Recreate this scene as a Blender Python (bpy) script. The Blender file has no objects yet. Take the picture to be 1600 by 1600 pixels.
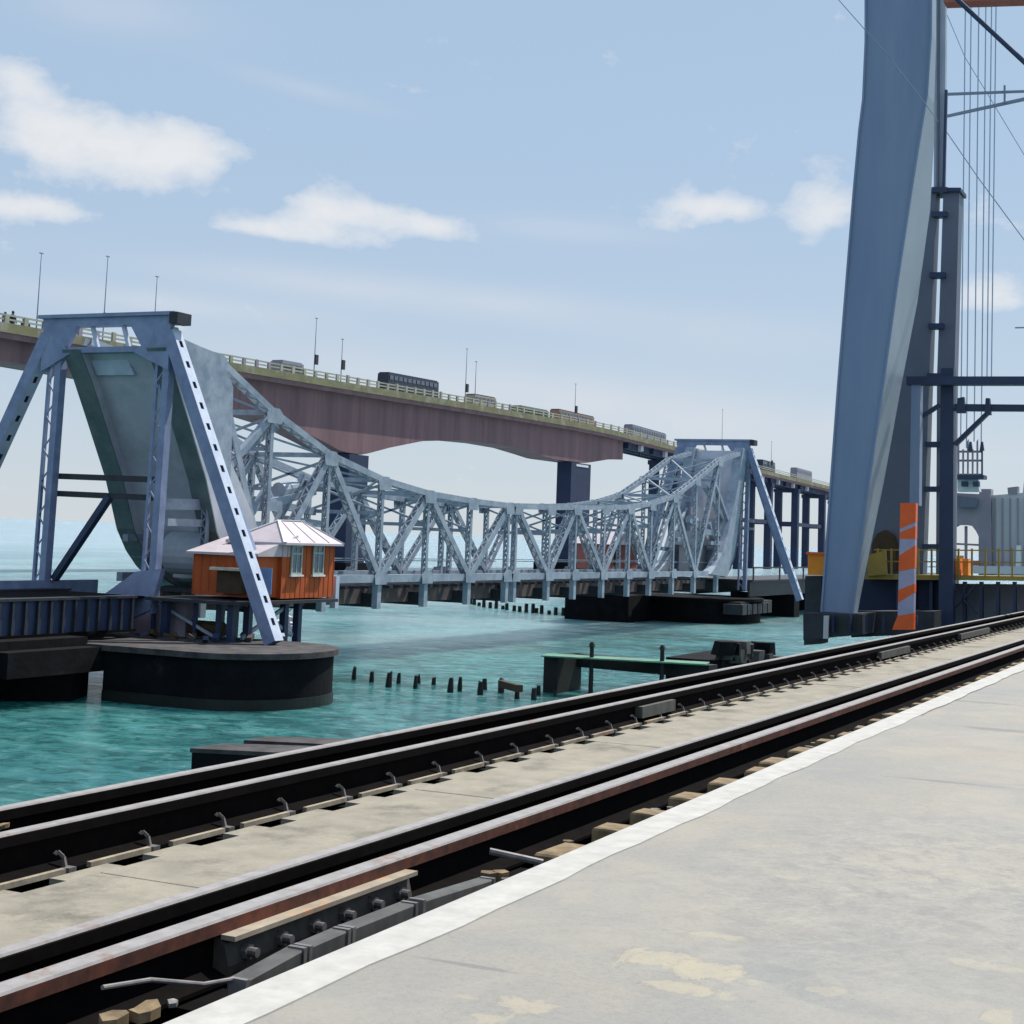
import bpy, math, random
from mathutils import Vector, Matrix
random.seed(7)
C = bpy.context.scene.collection
SC = bpy.context.scene

# ------------------------------------------------------------------ camera
# world: X runs along the rails (away from the camera), Y to the left of them, Z up, rail head at z = 0
TH = math.radians(25.2523); PITCH = math.radians(6.0); ROLL = math.radians(2.15); FPX = 2500.0; EYE = 1.12
FW = Vector((math.cos(TH)*math.cos(PITCH), math.sin(TH)*math.cos(PITCH), math.sin(PITCH)))
_r = FW.cross(Vector((0, 0, 1))).normalized(); _u = _r.cross(FW)
RT = _r*math.cos(ROLL) + _u*math.sin(ROLL)
UP = _u*math.cos(ROLL) - _r*math.sin(ROLL)
CAMP = Vector((0, 0, EYE)); SHY = -224.06
cd = bpy.data.cameras.new('camera'); cam = bpy.data.objects.new('camera', cd); C.objects.link(cam)
cam.matrix_world = Matrix(((RT.x, UP.x, -FW.x, 0), (RT.y, UP.y, -FW.y, 0), (RT.z, UP.z, -FW.z, EYE), (0, 0, 0, 1)))
cd.sensor_width = 36; cd.lens = 36*FPX/1600; cd.shift_y = SHY/1600
cd.clip_start = 0.1; cd.clip_end = 60000
SC.camera = cam

def ray(px, py):
    return FW + RT*((px-800)/FPX) - UP*((py-800-SHY)/FPX)
def onX(px, py, v): d = ray(px, py); return CAMP + d*(v/d.x)
def onY(px, py, v): d = ray(px, py); return CAMP + d*(v/d.y)
def onZ(px, py, v): d = ray(px, py); return CAMP + d*((v-EYE)/d.z)

# ------------------------------------------------------------------ light
SUN_EL = math.radians(57); SUN_AZ = math.radians(-20)      # measured from +X towards +Y
SKY_STRENGTH = 0.10
SC.view_settings.view_transform = 'Standard'; SC.view_settings.look = 'None'
SC.view_settings.gamma = 1; SC.view_settings.use_curve_mapping = False
SC.view_settings.exposure = 0.45
sl = bpy.data.lights.new('sun', 'SUN'); sl.energy = 4.2; sl.angle = math.radians(0.5); sl.color = (1.0, 0.95, 0.87)
so = bpy.data.objects.new('sun', sl); C.objects.link(so)
sd = Vector((math.cos(SUN_EL)*math.cos(SUN_AZ), math.cos(SUN_EL)*math.sin(SUN_AZ), math.sin(SUN_EL)))
so.rotation_euler = sd.to_track_quat('Z', 'Y').to_euler(); so.location = sd*100

W = bpy.data.worlds.new('World'); SC.world = W; W.use_nodes = True
nt = W.node_tree; nt.nodes.clear()
class G:                                                     # tiny node-graph helper
    def __init__(s, t): s.t = t
    def n(s, typ, ins=(), **kw):
        nd = s.t.nodes.new(typ)
        for k, v in kw.items(): setattr(nd, k, v)
        items = ins.items() if isinstance(ins, dict) else enumerate(ins)
        for i, v in items:
            if v is None: continue
            if hasattr(v, 'is_linked') or hasattr(v, 'links'): s.t.links.new(v, nd.inputs[i])
            else: nd.inputs[i].default_value = v
        return nd
    def m(s, op, a, b=None, c=None, clamp=False):
        nd = s.n('ShaderNodeMath', [a, b, c], operation=op); nd.use_clamp = clamp
        return nd.outputs[0]
    def mix(s, f, a, b, blend='MIX'):
        nd = s.t.nodes.new('ShaderNodeMix'); nd.data_type = 'RGBA'; nd.blend_type = blend; nd.clamp_factor = True
        for i, v in ((0, f), (6, a), (7, b)):
            if hasattr(v, 'links'): s.t.links.new(v, nd.inputs[i])
            else: nd.inputs[i].default_value = v if i == 0 else (v[0], v[1], v[2], 1)
        return nd.outputs[2]
    def ramp(s, f, stops):
        nd = s.t.nodes.new('ShaderNodeValToRGB'); s.t.links.new(f, nd.inputs[0]); e = nd.color_ramp.elements
        while len(e) < len(stops): e.new(0.5)
        for k, (p, c) in enumerate(stops):
            e[k].position = p; e[k].color = (c, c, c, 1) if isinstance(c, (int, float)) else (*c, 1)
        return nd.outputs[0]
g = G(nt)
sky = g.n('ShaderNodeTexSky', sky_type='NISHITA', sun_disc=False, sun_elevation=SUN_EL,
          sun_rotation=math.pi/2 - SUN_AZ, altitude=0, air_density=1.0, dust_density=1.2, ozone_density=1.5)
tc = g.n('ShaderNodeTexCoord'); sep = g.n('ShaderNodeSeparateXYZ', [tc.outputs['Generated']])
X, Y, Z = sep.outputs
az = g.m('ARCTAN2', Y, X); el = g.m('ARCSINE', Z)
vec = g.n('ShaderNodeCombineXYZ', [az, g.m('MULTIPLY', el, 1.7), 0.0]).outputs[0]
n1 = g.n('ShaderNodeTexNoise', {0: vec, 'Scale': 11.0, 'Detail': 9.0, 'Roughness': 0.58, 'Distortion': 0.25}).outputs[0]
n2 = g.n('ShaderNodeTexNoise', {0: vec, 'Scale': 38.0, 'Detail': 6.0, 'Roughness': 0.6}).outputs[0]
nn = g.m('ADD', g.m('MULTIPLY', n1, 0.66), g.m('MULTIPLY', n2, 0.34))
def blob(px, py, rx, ry, tilt, amp):
    # an elliptical region of cloud in azimuth / elevation; tilt in degrees, clockwise in the view
    d = ray(px, py).normalized(); a0 = math.atan2(d.y, d.x); e0 = math.asin(d.z)
    t = math.radians(-tilt - 2.15)
    da = g.m('MULTIPLY', g.m('SUBTRACT', az, a0), -FPX*1.0); de = g.m('MULTIPLY', g.m('SUBTRACT', el, e0), FPX*1.0)
    u = g.m('ADD', g.m('MULTIPLY', da, math.cos(t)/rx), g.m('MULTIPLY', de, math.sin(t)/rx))
    v = g.m('ADD', g.m('MULTIPLY', da, -math.sin(t)/ry), g.m('MULTIPLY', de, math.cos(t)/ry))
    q = g.m('ADD', g.m('MULTIPLY', u, u), g.m('MULTIPLY', v, v))
    return g.m('MULTIPLY', g.m('EXPONENT', g.m('MULTIPLY', q, -1.0)), amp)
def total(bl):
    s = None
    for b in bl: s = b if s is None else g.m('ADD', s, b)
    return s
puffs = total([blob(*b) for b in [
    (175, 235, 140, 64, 4, 1.0), (300, 240, 90, 38, 6, .75), (70, 200, 90, 50, 0, .6), (20, 120, 60, 30, 0, .8), (50, 325, 110, 18, 0, .85),
    (498, 318, 60, 40, 0, 1.0), (600, 338, 90, 32, 0, .95), (690, 358, 70, 22, 4, .85), (400, 352, 80, 22, -4, .85), (480, 368, 130, 14, 0, .6), (420, 285, 60, 16, 0, -.7), (1110, 326, 135, 22, 0, .85),
    (1010, 352, 90, 16, 0, .5), (1290, 330, 70, 60, -30, .95), (1545, 465, 60, 26, 0, .8), (1530, 340, 60, 30, 0, .4), (400, 158, 30, 10, 0, .35)]])
sheets = total([blob(*b) for b in [
    (600, 455, 330, 26, 1, .36), (950, 640, 600, 55, 3, .45), (230, 470, 260, 20, 0, .28), (180, 15, 160, 40, 0, .22),
    (1100, 520, 300, 40, 0, .16), (480, 140, 120, 14, 8, .18), (900, 360, 160, 20, 0, .2)]])
# the same kind of broken cloud carries on round the rest of the sky
far = g.m('MULTIPLY', g.ramp(g.m('ABSOLUTE', g.m('SUBTRACT', az, 0.44)), [(0.36/3.2, 0), (0.60/3.2, 1)]) , 1.0)
far = g.m('ABSOLUTE', g.m('SUBTRACT', az, 0.44))
far = g.m('MULTIPLY', g.m('MULTIPLY', g.m('SUBTRACT', far, 0.36), 4.0, clamp=True), 0.42)
n3 = g.n('ShaderNodeTexNoise', {0: vec, 'Scale': 2.6, 'Detail': 3.0}).outputs[0]
far = g.m('MULTIPLY', far, g.m('MULTIPLY', g.m('SUBTRACT', n3, 0.42), 8.0, clamp=True))
dens = g.m('MULTIPLY', g.m('ADD', g.m('ADD', puffs, far), g.m('MULTIPLY', g.m('SUBTRACT', nn, 0.545), 3.0)), 1.0)
dens = g.m('MULTIPLY', dens, 1.0)
puffm = g.m('ADD', g.m('MULTIPLY', g.m('SUBTRACT', dens, 0.20), .95), 0.0, clamp=True)
puffm = g.m('MULTIPLY', g.m('MULTIPLY', puffm, g.m('SUBTRACT', 2.0, puffm)), 0.88)
sheetm = g.m('MULTIPLY', sheets, g.m('ADD', g.m('MULTIPLY', n1, 1.3), 0.35))
# haze that whitens the sky towards the horizon
hz = g.m('POWER', g.m('SUBTRACT', 1.0, g.m('ABSOLUTE', Z), clamp=True), 9.0)
CL = 0.62/SKY_STRENGTH
base = g.mix(1.0, sky.outputs[0], (0.92, 0.97, 1.04), 'MULTIPLY')
S_ = SKY_STRENGTH
air = g.mix(hz, (.298/S_, .405/S_, .538/S_), (.485/S_, .53/S_, .56/S_))
lum = g.mix(.88, base, air)
c1 = g.mix(sheetm, lum, (CL*.93, CL*.93, CL*.97))
c2 = g.mix(puffm, c1, (CL*1.0, CL*1.005, CL*1.02))
SKYC = c2
bg = g.n('ShaderNodeBackground', [SKYC, SKY_STRENGTH])
wo = g.n('ShaderNodeOutputWorld', [bg.outputs[0]])

# ------------------------------------------------------------------ materials
MATS = {}
def mat(name, col, col2=None, scale=3.0, rough=0.6, metal=0.0, bump=0.0, bscale=None, stretch=(1, 1, 1), stain=None, stain_lo=.55, stain_hi=.7, spec=0.4):
    if name in MATS: return MATS[name]
    m = bpy.data.materials.new(name); m.use_nodes = True; MATS[name] = m
    t = m.node_tree; q = G(t); b = t.nodes['Principled BSDF']
    tcn = q.n('ShaderNodeTexCoord'); mp = q.n('ShaderNodeMapping', {0: tcn.outputs['Object'], 'Scale': stretch}).outputs[0]
    a = q.n('ShaderNodeTexNoise', {0: mp, 'Scale': scale, 'Detail': 8.0, 'Roughness': 0.65}).outputs[0]
    col2 = col2 or tuple(c*.72 for c in col)
    c = q.mix(q.ramp(a, [(0.35, 0), (0.66, 1)]), col2, col)
    if stain:
        s = q.n('ShaderNodeTexNoise', {0: mp, 'Scale': scale*.37+.13, 'Detail': 10.0, 'Roughness': 0.7}).outputs[0]
        c = q.mix(q.ramp(s, [(stain_lo, 0), (stain_hi, 1)]), c, stain)
    t.links.new(c, b.inputs['Base Color'])
    b.inputs['Roughness'].default_value = rough; b.inputs['Metallic'].default_value = metal
    b.inputs['Specular IOR Level'].default_value = spec
    if bump:
        bn = q.n('ShaderNodeTexNoise', {0: mp, 'Scale': bscale or scale*4, 'Detail': 8.0}).outputs[0]
        bp = q.n('ShaderNodeBump', {'Strength': 0.6, 'Distance': bump, 'Height': bn}).outputs[0]
        t.links.new(bp, b.inputs['Normal'])
    return m
M_TRUSS = mat('silver_blue_paint', (.36, .41, .48), (.20, .25, .32), 1.2, .45, stain=(.16, .17, .19), stain_lo=.6, stain_hi=.75)
M_TOWERO = mat('portal_blue_paint', (.25, .305, .46), (.17, .21, .34), 1.3, .45, stain=(.16, .18, .22), stain_lo=.6, stain_hi=.78)
M_RAKE = mat('pale_and_sunlit_portal_paint', (.55, .60, .70), (.42, .48, .60), 1.3, .4, stain=(.3, .3, .32), stain_lo=.6, stain_hi=.78)  # pale posts and struts; also sunlight painted on leg faces
M_QUAD = mat('curved_girder_paint', (.54, .55, .60), (.42, .44, .51), .5, .35, stain=(.33, .35, .37), stain_lo=.5, stain_hi=.7)
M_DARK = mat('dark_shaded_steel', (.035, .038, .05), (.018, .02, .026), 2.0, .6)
M_PIER = mat('black_wet_masonry', (.009, .009, .011), (.004, .004, .005), 1.1, .85, spec=.12, bump=.03, stain=(.022, .019, .017), stain_lo=.6, stain_hi=.7)
M_PIERTOP = mat('pier_coping_stone', (.085, .075, .075), (.022, .021, .022), 1.5, .85, bump=.02)
M_GIRD = mat('rust_mauve_girder', (.235, .125, .135), (.15, .08, .09), .3, .7, stretch=(1, 1, .12), stain=(.11, .06, .07), stain_lo=.55, stain_hi=.75)
M_DECKY = mat('lichen_yellow_concrete', (.22, .20, .105), (.15, .14, .08), .25, .85, stain=(.30, .28, .21), stain_lo=.5, stain_hi=.65)
M_RAILC = mat('pale_parapet_concrete', (.42, .40, .32), (.28, .27, .2), .3, .85)
M_NAVY = mat('navy_pier_concrete', (.022, .033, .082), (.014, .022, .056), .2, .7)
M_LT = mat('lift_tower_blue', (.23, .30, .43), (.185, .25, .385), .8, .42, stretch=(1, 1.6, .22), spec=.3, stain=(.17, .215, .31), stain_lo=.54, stain_hi=.72)
M_LTG = mat('lift_tower_grey', (.13, .15, .20), (.10, .12, .17), .5, .5)
M_LTP = mat('guide_light_grey', (.45, .50, .56), (.35, .40, .47), 1.0, .5)
M_MAST = mat('navy_mast_steel', (.03, .05, .11), (.02, .035, .08), 1.0, .5)
M_OR = mat('weathered_orange_boards', (.52, .10, .018), (.38, .07, .013), 1.6, .65, stretch=(1, 1, .35), stain=(.26, .07, .02), stain_lo=.6, stain_hi=.8)
M_OR2 = mat('reflective_orange', (.85, .13, .02), (.75, .10, .015), 4, .45)
M_LIL = mat('reflective_lilac_white', (.42, .38, .52), (.34, .31, .44), 4, .45)
M_ROOF = mat('pale_pink_sheet_roof', (.55, .49, .52), (.44, .39, .42), 1.0, .5, stain=(.45, .38, .38), stain_lo=.6, stain_hi=.8)
M_WFR = mat('window_frame_paint', (.40, .45, .40), (.3, .34, .3), 3, .5)
M_GLASS = mat('dark_window_glass', (.10, .13, .18), (.06, .08, .12), 2, .12, spec=.8)
M_DOORB = mat('faded_blue_door', (.17, .28, .48), (.13, .22, .40), 2, .5)
M_BROWN = mat('dark_brown_timber', (.07, .04, .018), (.04, .025, .012), 3, .7)
M_CREAM = mat('cream_sheet', (.60, .55, .42), (.45, .4, .3), 3, .6)
M_CONC = mat('slab_concrete', (.31, .28, .22), (.225, .205, .165), 5.0, .9, bump=.004, bscale=60, stain=(.15, .135, .11), stain_lo=.53, stain_hi=.66)
M_RAILT = mat('polished_rail_head', (.33, .31, .305), (.24, .225, .22), 14, .6, 0, spec=.25, stain=(.22, .15, .11), stain_lo=.58, stain_hi=.7)
M_RAILS = mat('rusty_rail_web', (.13, .036, .018), (.045, .015, .010), 12, .85, stain=(.20, .07, .025), stain_lo=.55, stain_hi=.7)
M_RAILD = mat('shade_black_rail_web', (.008, .006, .006), (.004, .0035, .0035), 12, .95, spec=.05)  # near-black holds the shade on the rail sides
M_FOOT = mat('rusty_lit_rail_foot', (.40, .35, .26), (.20, .16, .12), 10, .8, stain=(.3, .14, .05), stain_lo=.58, stain_hi=.68)
M_FISH = mat('rusty_joint_plate', (.10, .085, .07), (.05, .045, .04), 14, .7, .1)
M_FTOP = mat('pale_joint_plate_top', (.38, .32, .24), (.25, .21, .16), 9, .8, stain=(.55, .24, .07), stain_lo=.56, stain_hi=.66)  # flange top paler than the plate, with orange staining
M_BOLT = mat('grey_bolt_steel', (.22, .205, .20), (.13, .12, .12), 20, .55, .3)
M_TRO = mat('grey_trough_steel', (.10, .10, .095), (.05, .05, .048), 8, .7, stretch=(1, 1, .3))
M_TAN = mat('tan_packing_wood', (.27, .19, .10), (.10, .07, .04), 14, .85)
M_SLEEP = mat('black_steel_sleeper', (.008, .007, .007), (.004, .004, .004), 5, .9, spec=.05)
M_BLACK = mat('shade_black', (.006, .006, .006), (.003, .003, .0035), 3, .9, spec=.05)  # shade under the track put into near-black; tyres share it
M_WOODP = mat('wet_black_timber', (.012, .011, .012), (.006, .006, .007), 3, .6)
M_GREEN = mat('algae_green_top', (.13, .30, .20), (.07, .16, .11), 2, .7)
M_YEL = mat('yellow_rail_paint', (.42, .29, .05), (.28, .21, .06), 2, .6)
M_YORG = mat('bright_amber_sheet', (.90, .29, .01), (.80, .22, .01), 4, .5)
M_GREYB = mat('pale_grey_building', (.58, .55, .58), (.48, .46, .49), .5, .8, stretch=(1, 1, .3))
M_GREYD = mat('mid_grey_building', (.31, .27, .32), (.24, .21, .26), .5, .8)
M_ROPE = mat('pale_blue_rope', (.36, .45, .58), (.30, .38, .5), 1, .6)
M_WIRE = mat('grey_wire', (.23, .28, .36), (.19, .24, .32), 1, .6)
M_RED = mat('brick_red_paint', (.42, .12, .09), (.33, .09, .07), 2, .6)
M_BUSD = mat('dark_bus_paint', (.03, .04, .075), (.02, .03, .05), 2, .4)
M_BUSL = mat('light_bus_paint', (.27, .27, .31), (.19, .2, .24), 2, .4)
M_SAND = mat('rust_brown_stringer', (.16, .10, .09), (.05, .05, .06), .7, .8, stain=(.30, .24, .22), stain_lo=.58, stain_hi=.68)
M_WHITE = mat('white_paint', (.75, .75, .76), (.6, .6, .62), 3, .6)
M_SKIN = mat('brown_skin', (.22, .11, .07), (.18, .09, .055), 5, .6)
M_CLOTH = mat('dark_cloth', (.05, .05, .08), (.03, .03, .05), 5, .8)

# platform: pale screed with scuffs, brown patches and grey blotches of its own
def platform_material():
    m = bpy.data.materials.new('scuffed_platform_screed'); m.use_nodes = True; t = m.node_tree; q = G(t); b = t.nodes['Principled BSDF']
    tcn = q.n('ShaderNodeTexCoord'); P = tcn.outputs['Object']
    def noise(s, d=8, st=(1, 1, 1), r=.6, dist=0.0, off=(0, 0, 0)):
        mp = q.n('ShaderNodeMapping', {0: P, 'Scale': st, 'Location': off}).outputs[0]
        return q.n('ShaderNodeTexNoise', {0: mp, 'Scale': s, 'Detail': float(d), 'Roughness': r, 'Distortion': dist}).outputs[0]
    c = q.mix(q.ramp(noise(.55, 5), [(.40, 0), (.62, 1)]), (.238, .236, .220), (.300, .268, .220))
    c = q.mix(q.m('MULTIPLY', q.ramp(noise(3.1, 9, (1, .8, 1), .72), [(.42, 0), (.66, 1)]), .35), c, (.19, .192, .20))
    c = q.mix(q.m('MULTIPLY', q.ramp(noise(40, 6, (1, 1, 1), .7), [(.48, 0), (.7, 1)]), .38), c, (.155, .15, .14))
    c = q.mix(q.m('MULTIPLY', q.ramp(noise(110, 4), [(.60, 0), (.68, 1)]), .5), c, (.11, .105, .10))
    c = q.mix(q.m('MULTIPLY', q.ramp(noise(1.4, 7, (1, 1, 1), .65, .8), [(.50, 0), (.60, 1)]), .35), c, (.33, .30, .25))
    sp = q.n('ShaderNodeSeparateXYZ', [P]).outputs
    def region(px, py, rx, ry):
        o = onZ(px, py, 0); u = q.m('MULTIPLY', q.m('SUBTRACT', sp[0], o.x), 1/rx); v = q.m('MULTIPLY', q.m('SUBTRACT', sp[1], o.y), 1/ry)
        return q.m('SQRT', q.m('ADD', q.m('MULTIPLY', u, u), q.m('MULTIPLY', v, v)))
    # scuffed, scraped area: pale and dark scratches crossing each other
    reg = q.m('SUBTRACT', 1.25, region(1430, 1370, 1.7, .75), clamp=True)
    reg = q.m('ADD', reg, .12, clamp=True)
    rot = q.n('ShaderNodeMapping', {0: P, 'Rotation': (0, 0, .5)}).outputs[0]; rot2 = q.n('ShaderNodeMapping', {0: P, 'Rotation': (0, 0, -.35)}).outputs[0]
    for base_, st, th_, col_, am in ((rot, (2.6, 9, 1), .56, (.345, .325, .27), .55), (rot2, (9, 3, 1), .57, (.34, .325, .285), .5), (rot, (4, 3, 1), .55, (.165, .16, .16), .55), (rot2, (3, 5, 1), .55, (.18, .175, .18), .5)):
        mp = q.n('ShaderNodeMapping', {0: base_, 'Scale': st}).outputs[0]
        nz = q.n('ShaderNodeTexNoise', {0: mp, 'Scale': 1.6, 'Detail': 10.0, 'Roughness': .78, 'Distortion': .4}).outputs[0]
        c = q.mix(q.m('MULTIPLY', q.m('MULTIPLY', q.ramp(nz, [(th_-.05, 0), (th_+.06, 1)]), reg), am), c, col_)
    # dark soft-edged cracks, far right
    for px_, py_, rx_, ry_ in ((1520, 1096, .10, .5), (1570, 1141, .12, .4), (730, 1508, .02, .2), (1480, 1222, .05, .35)):
        c = q.mix(q.m('MULTIPLY', q.ramp(q.m('ADD', region(px_, py_, rx_, ry_), q.m('MULTIPLY', q.m('SUBTRACT', noise(7, 6), .5), 1.5)), [(.5, 1), (1.0, 0)]), .55), c, (.12, .12, .125))
    # worn, broken patches of old yellow screed
    pn = noise(4.2, 9, (1, 1.6, 1), .68, .9); pin = noise(16, 8, (1, 1, 1), .75)
    for (px_, py_, rx, ry, a) in [(1030, 1500, .12, .13, 1.0), (1120, 1520, .11, .14, 1.0), (1080, 1545, .06, .12, .9), (1110, 1460, .035, .10, .7), (820, 1568, .07, .08, .8), (760, 1590, .06, .06, .7), (1545, 1510, .05, .13, .5), (1270, 1545, .05, .11, .5), (730, 1558, .02, .04, .5), (1560, 1590, .07, .06, .6), (905, 1400, .12, .05, .3), (1420, 1180, .3, .2, .2)]:
        dd = q.m('ADD', region(px_, py_, rx, ry), q.m('MULTIPLY', q.m('SUBTRACT', pn, .5), 4.2))
        k = q.ramp(dd, [(.62, 1), (.98, 0)]); rim = q.ramp(dd, [(.80, 0), (.92, 1), (.999, 0)])
        c = q.mix(q.m('MULTIPLY', k, q.m('MULTIPLY', q.ramp(pin, [(.3, .35), (.6, 1)]), a)), c, (.35, .31, .23))
        c = q.mix(q.m('MULTIPLY', rim, q.m('MULTIPLY', q.ramp(pin, [(.42, 0), (.6, 1)]), a*.6)), c, (.15, .13, .11))
    cr = q.n('ShaderNodeTexVoronoi', {0: q.n('ShaderNodeMix', data_type='VECTOR').outputs[1] if False else q.n('ShaderNodeVectorMath', [P, q.n('ShaderNodeTexNoise', {0: P, 'Scale': 2.0, 'Detail': 4.0}).outputs[1]], operation='ADD').outputs[0], 'Scale': .55}, feature='DISTANCE_TO_EDGE').outputs[0]
    c = q.mix(q.m('MULTIPLY', q.ramp(cr, [(0, 1), (.006, 0)]), .35), c, (.20, .20, .19))
    t.links.new(c, b.inputs['Base Color']); b.inputs['Roughness'].default_value = .72
    bp = q.n('ShaderNodeBump', {'Strength': .5, 'Distance': .006, 'Height': noise(30, 8, (1, 1, 1), .7)}).outputs[0]
    t.links.new(bp, b.inputs['Normal'])
    return m
M_LEGSUN = mat('sunlit_leg_side_tone', (.34, .41, .47), (.28, .35, .41), .6, .45)  # sunlight on the leg's side put into a paler blue
M_PLAT = platform_material()
M_LINE = mat('worn_white_line', (.47, .455, .43), (.37, .36, .335), 9, .8, stain=(.36, .36, .34), stain_lo=.60, stain_hi=.72)

def sea_material():
    m = bpy.data.materials.new('turquoise_sea'); m.use_nodes = True; t = m.node_tree; q = G(t); b = t.nodes['Principled BSDF']
    P = q.n('ShaderNodeTexCoord').outputs['Object']
    def noise(s, d=6, st=(1, 1, 1), r=.6, dist=0.0):
        mp = q.n('ShaderNodeMapping', {0: P, 'Scale': st}).outputs[0]
        return q.n('ShaderNodeTexNoise', {0: mp, 'Scale': s, 'Detail': float(d), 'Roughness': r, 'Distortion': dist}).outputs[0]
    big = noise(.045, 6, (1, 1, 1), .62, 1.2)
    c = q.mix(q.ramp(big, [(.40, 0), (.60, 1)]), (.004, .062, .060), (.040, .175, .185))
    mid = noise(.22, 8, (1.0, .7, 1), .62, .8)
    c = q.mix(q.m('MULTIPLY', q.ramp(mid, [(.44, 0), (.60, 1)]), .6), c, (.075, .285, .28))
    sm = noise(1.3, 8, (1.0, .7, 1), .62, .6)
    c = q.mix(q.m('MULTIPLY', q.ramp(sm, [(.54, 0), (.66, 1)]), .4), c, (.20, .37, .39))
    c = q.mix(q.m('MULTIPLY', q.ramp(sm, [(.38, 1), (.50, 0)]), .7), c, (.004, .055, .054))
    # pale bank patches, and far sky reflection mixed into the water's colour
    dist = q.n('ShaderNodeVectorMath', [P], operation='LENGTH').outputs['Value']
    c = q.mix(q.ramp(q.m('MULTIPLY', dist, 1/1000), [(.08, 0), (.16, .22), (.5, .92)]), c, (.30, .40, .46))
    t.links.new(c, b.inputs['Base Color'])
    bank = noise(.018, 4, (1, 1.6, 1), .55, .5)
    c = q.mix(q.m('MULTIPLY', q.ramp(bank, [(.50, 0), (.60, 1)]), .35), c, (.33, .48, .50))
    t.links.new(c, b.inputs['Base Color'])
    b.inputs['Specular IOR Level'].default_value = .42; b.inputs['Roughness'].default_value = .22
    b.subsurface_method = 'BURLEY'; b.inputs['Subsurface Weight'].default_value = .85; b.inputs['Subsurface Radius'].default_value = (1.0, 2.2, 2.4); b.inputs['Subsurface Scale'].default_value = 3.0; b.inputs['IOR'].default_value = 1.33
    h = q.m('ADD', q.m('MULTIPLY', noise(.35, 5, (1, .55, 1), .6, .4), .55), q.m('ADD', q.m('MULTIPLY', noise(1.6, 6, (1, .6, 1), .65, .3), .22), q.m('MULTIPLY', noise(7, 4), .05)))
    bp = q.n('ShaderNodeBump', {'Strength': 1.0, 'Distance': 1.1, 'Height': h}).outputs[0]
    t.links.new(bp, b.inputs['Normal'])
    return m

# ------------------------------------------------------------------ mesh helpers
class MB:
    def __init__(s): s.v = []; s.f = []
    def add(s, vs, fs):
        o = len(s.v); s.v += [Vector(v) for v in vs]; s.f += [tuple(i+o for i in f) for f in fs]; return s
    def hexa(s, a):      # 8 points: bottom 4 (ccw), top 4
        return s.add(a, [(3, 2, 1, 0), (4, 5, 6, 7), (0, 1, 5, 4), (1, 2, 6, 5), (2, 3, 7, 6), (3, 0, 4, 7)])
    def box(s, x0, x1, y0, y1, z0, z1):
        return s.hexa([(x0, y0, z0), (x1, y0, z0), (x1, y1, z0), (x0, y1, z0), (x0, y0, z1), (x1, y0, z1), (x1, y1, z1), (x0, y1, z1)])
    def beam(s, p, q, w, h, up=(0, 0, 1)):   # w across, h along up
        p = Vector(p); q = Vector(q); d = (q-p).normalized(); up = Vector(up)
        if abs(d.dot(up)) > .995: up = Vector((1, 0, 0))
        sd_ = d.cross(up).normalized()*(w/2); uu = sd_.cross(d).normalized()*(h/2)
        return s.hexa([p-sd_-uu, p+sd_-uu, q+sd_-uu, q-sd_-uu, p-sd_+uu, p+sd_+uu, q+sd_+uu, q-sd_+uu])
    def cyl(s, p, q, r, n=10, r2=None):
        p = Vector(p); q = Vector(q); d = (q-p).normalized(); a = d.orthogonal().normalized(); b_ = d.cross(a); r2 = r if r2 is None else r2
        vs = [p+(a*math.cos(k*2*math.pi/n)+b_*math.sin(k*2*math.pi/n))*r for k in range(n)] + [q+(a*math.cos(k*2*math.pi/n)+b_*math.sin(k*2*math.pi/n))*r2 for k in range(n)]
        return s.add(vs, [tuple(range(n))[::-1], tuple(range(n, 2*n))] + [(k, (k+1) % n, n+(k+1) % n, n+k) for k in range(n)])
    def prism(s, pts, off):    # pts: 3D outline, off: extrusion vector
        n = len(pts); off = Vector(off)
        return s.add([Vector(p) for p in pts]+[Vector(p)+off for p in pts], [tuple(range(n))[::-1], tuple(range(n, 2*n))]+[(k, (k+1) % n, n+(k+1) % n, n+k) for k in range(n)])
    def lace(s, p, q, side, sep, t=.05, pitch=None, off=(0, 0, 0), up=None):   # zig-zag bars between two flanges sep apart along side
        p = Vector(p)+Vector(off); q = Vector(q)+Vector(off); side = Vector(side).normalized(); L = (q-p).length; pitch = pitch or sep*1.1
        n = max(2, int(L/pitch)); nrm = (q-p).normalized().cross(side)
        for k in range(n):
            a = p.lerp(q, k/n) + side*(sep/2*(1 if k % 2 else -1)); b_ = p.lerp(q, (k+1)/n) + side*(sep/2*(-1 if k % 2 else 1))
            s.beam(a, b_, t, t*.5, nrm)
        return s
    def build(s, name, m, parent=None, bevel=0):
        me = bpy.data.meshes.new(name); off = Vector(parent_loc(parent)) if parent else Vector()
        me.from_pydata([tuple(v-off) for v in s.v], [], s.f); me.materials.append(m); me.validate()
        import bmesh
        bm = bmesh.new(); bm.from_mesh(me); bmesh.ops.recalc_face_normals(bm, faces=bm.faces)
        if bevel: bmesh.ops.bevel(bm, geom=bm.edges[:], offset=bevel, segments=1, affect='EDGES')
        bm.to_mesh(me); bm.free()
        o = bpy.data.objects.new(name, me); C.objects.link(o)
        if parent: o.parent = parent
        return o
def parent_loc(p):
    l = Vector()
    while p: l += p.location; p = p.parent
    return l
def tag(o, label=None, cat=None, group=None, kind=None):
    if label: o['label'] = label
    if cat: o['category'] = cat
    if group: o['group'] = group
    if kind: o['kind'] = kind
    return o
def thing(name, loc, label, cat, group=None):
    o = bpy.data.objects.new(name, None); o.empty_display_size = .3; C.objects.link(o); o.location = loc
    return tag(o, label, cat, group)
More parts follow.
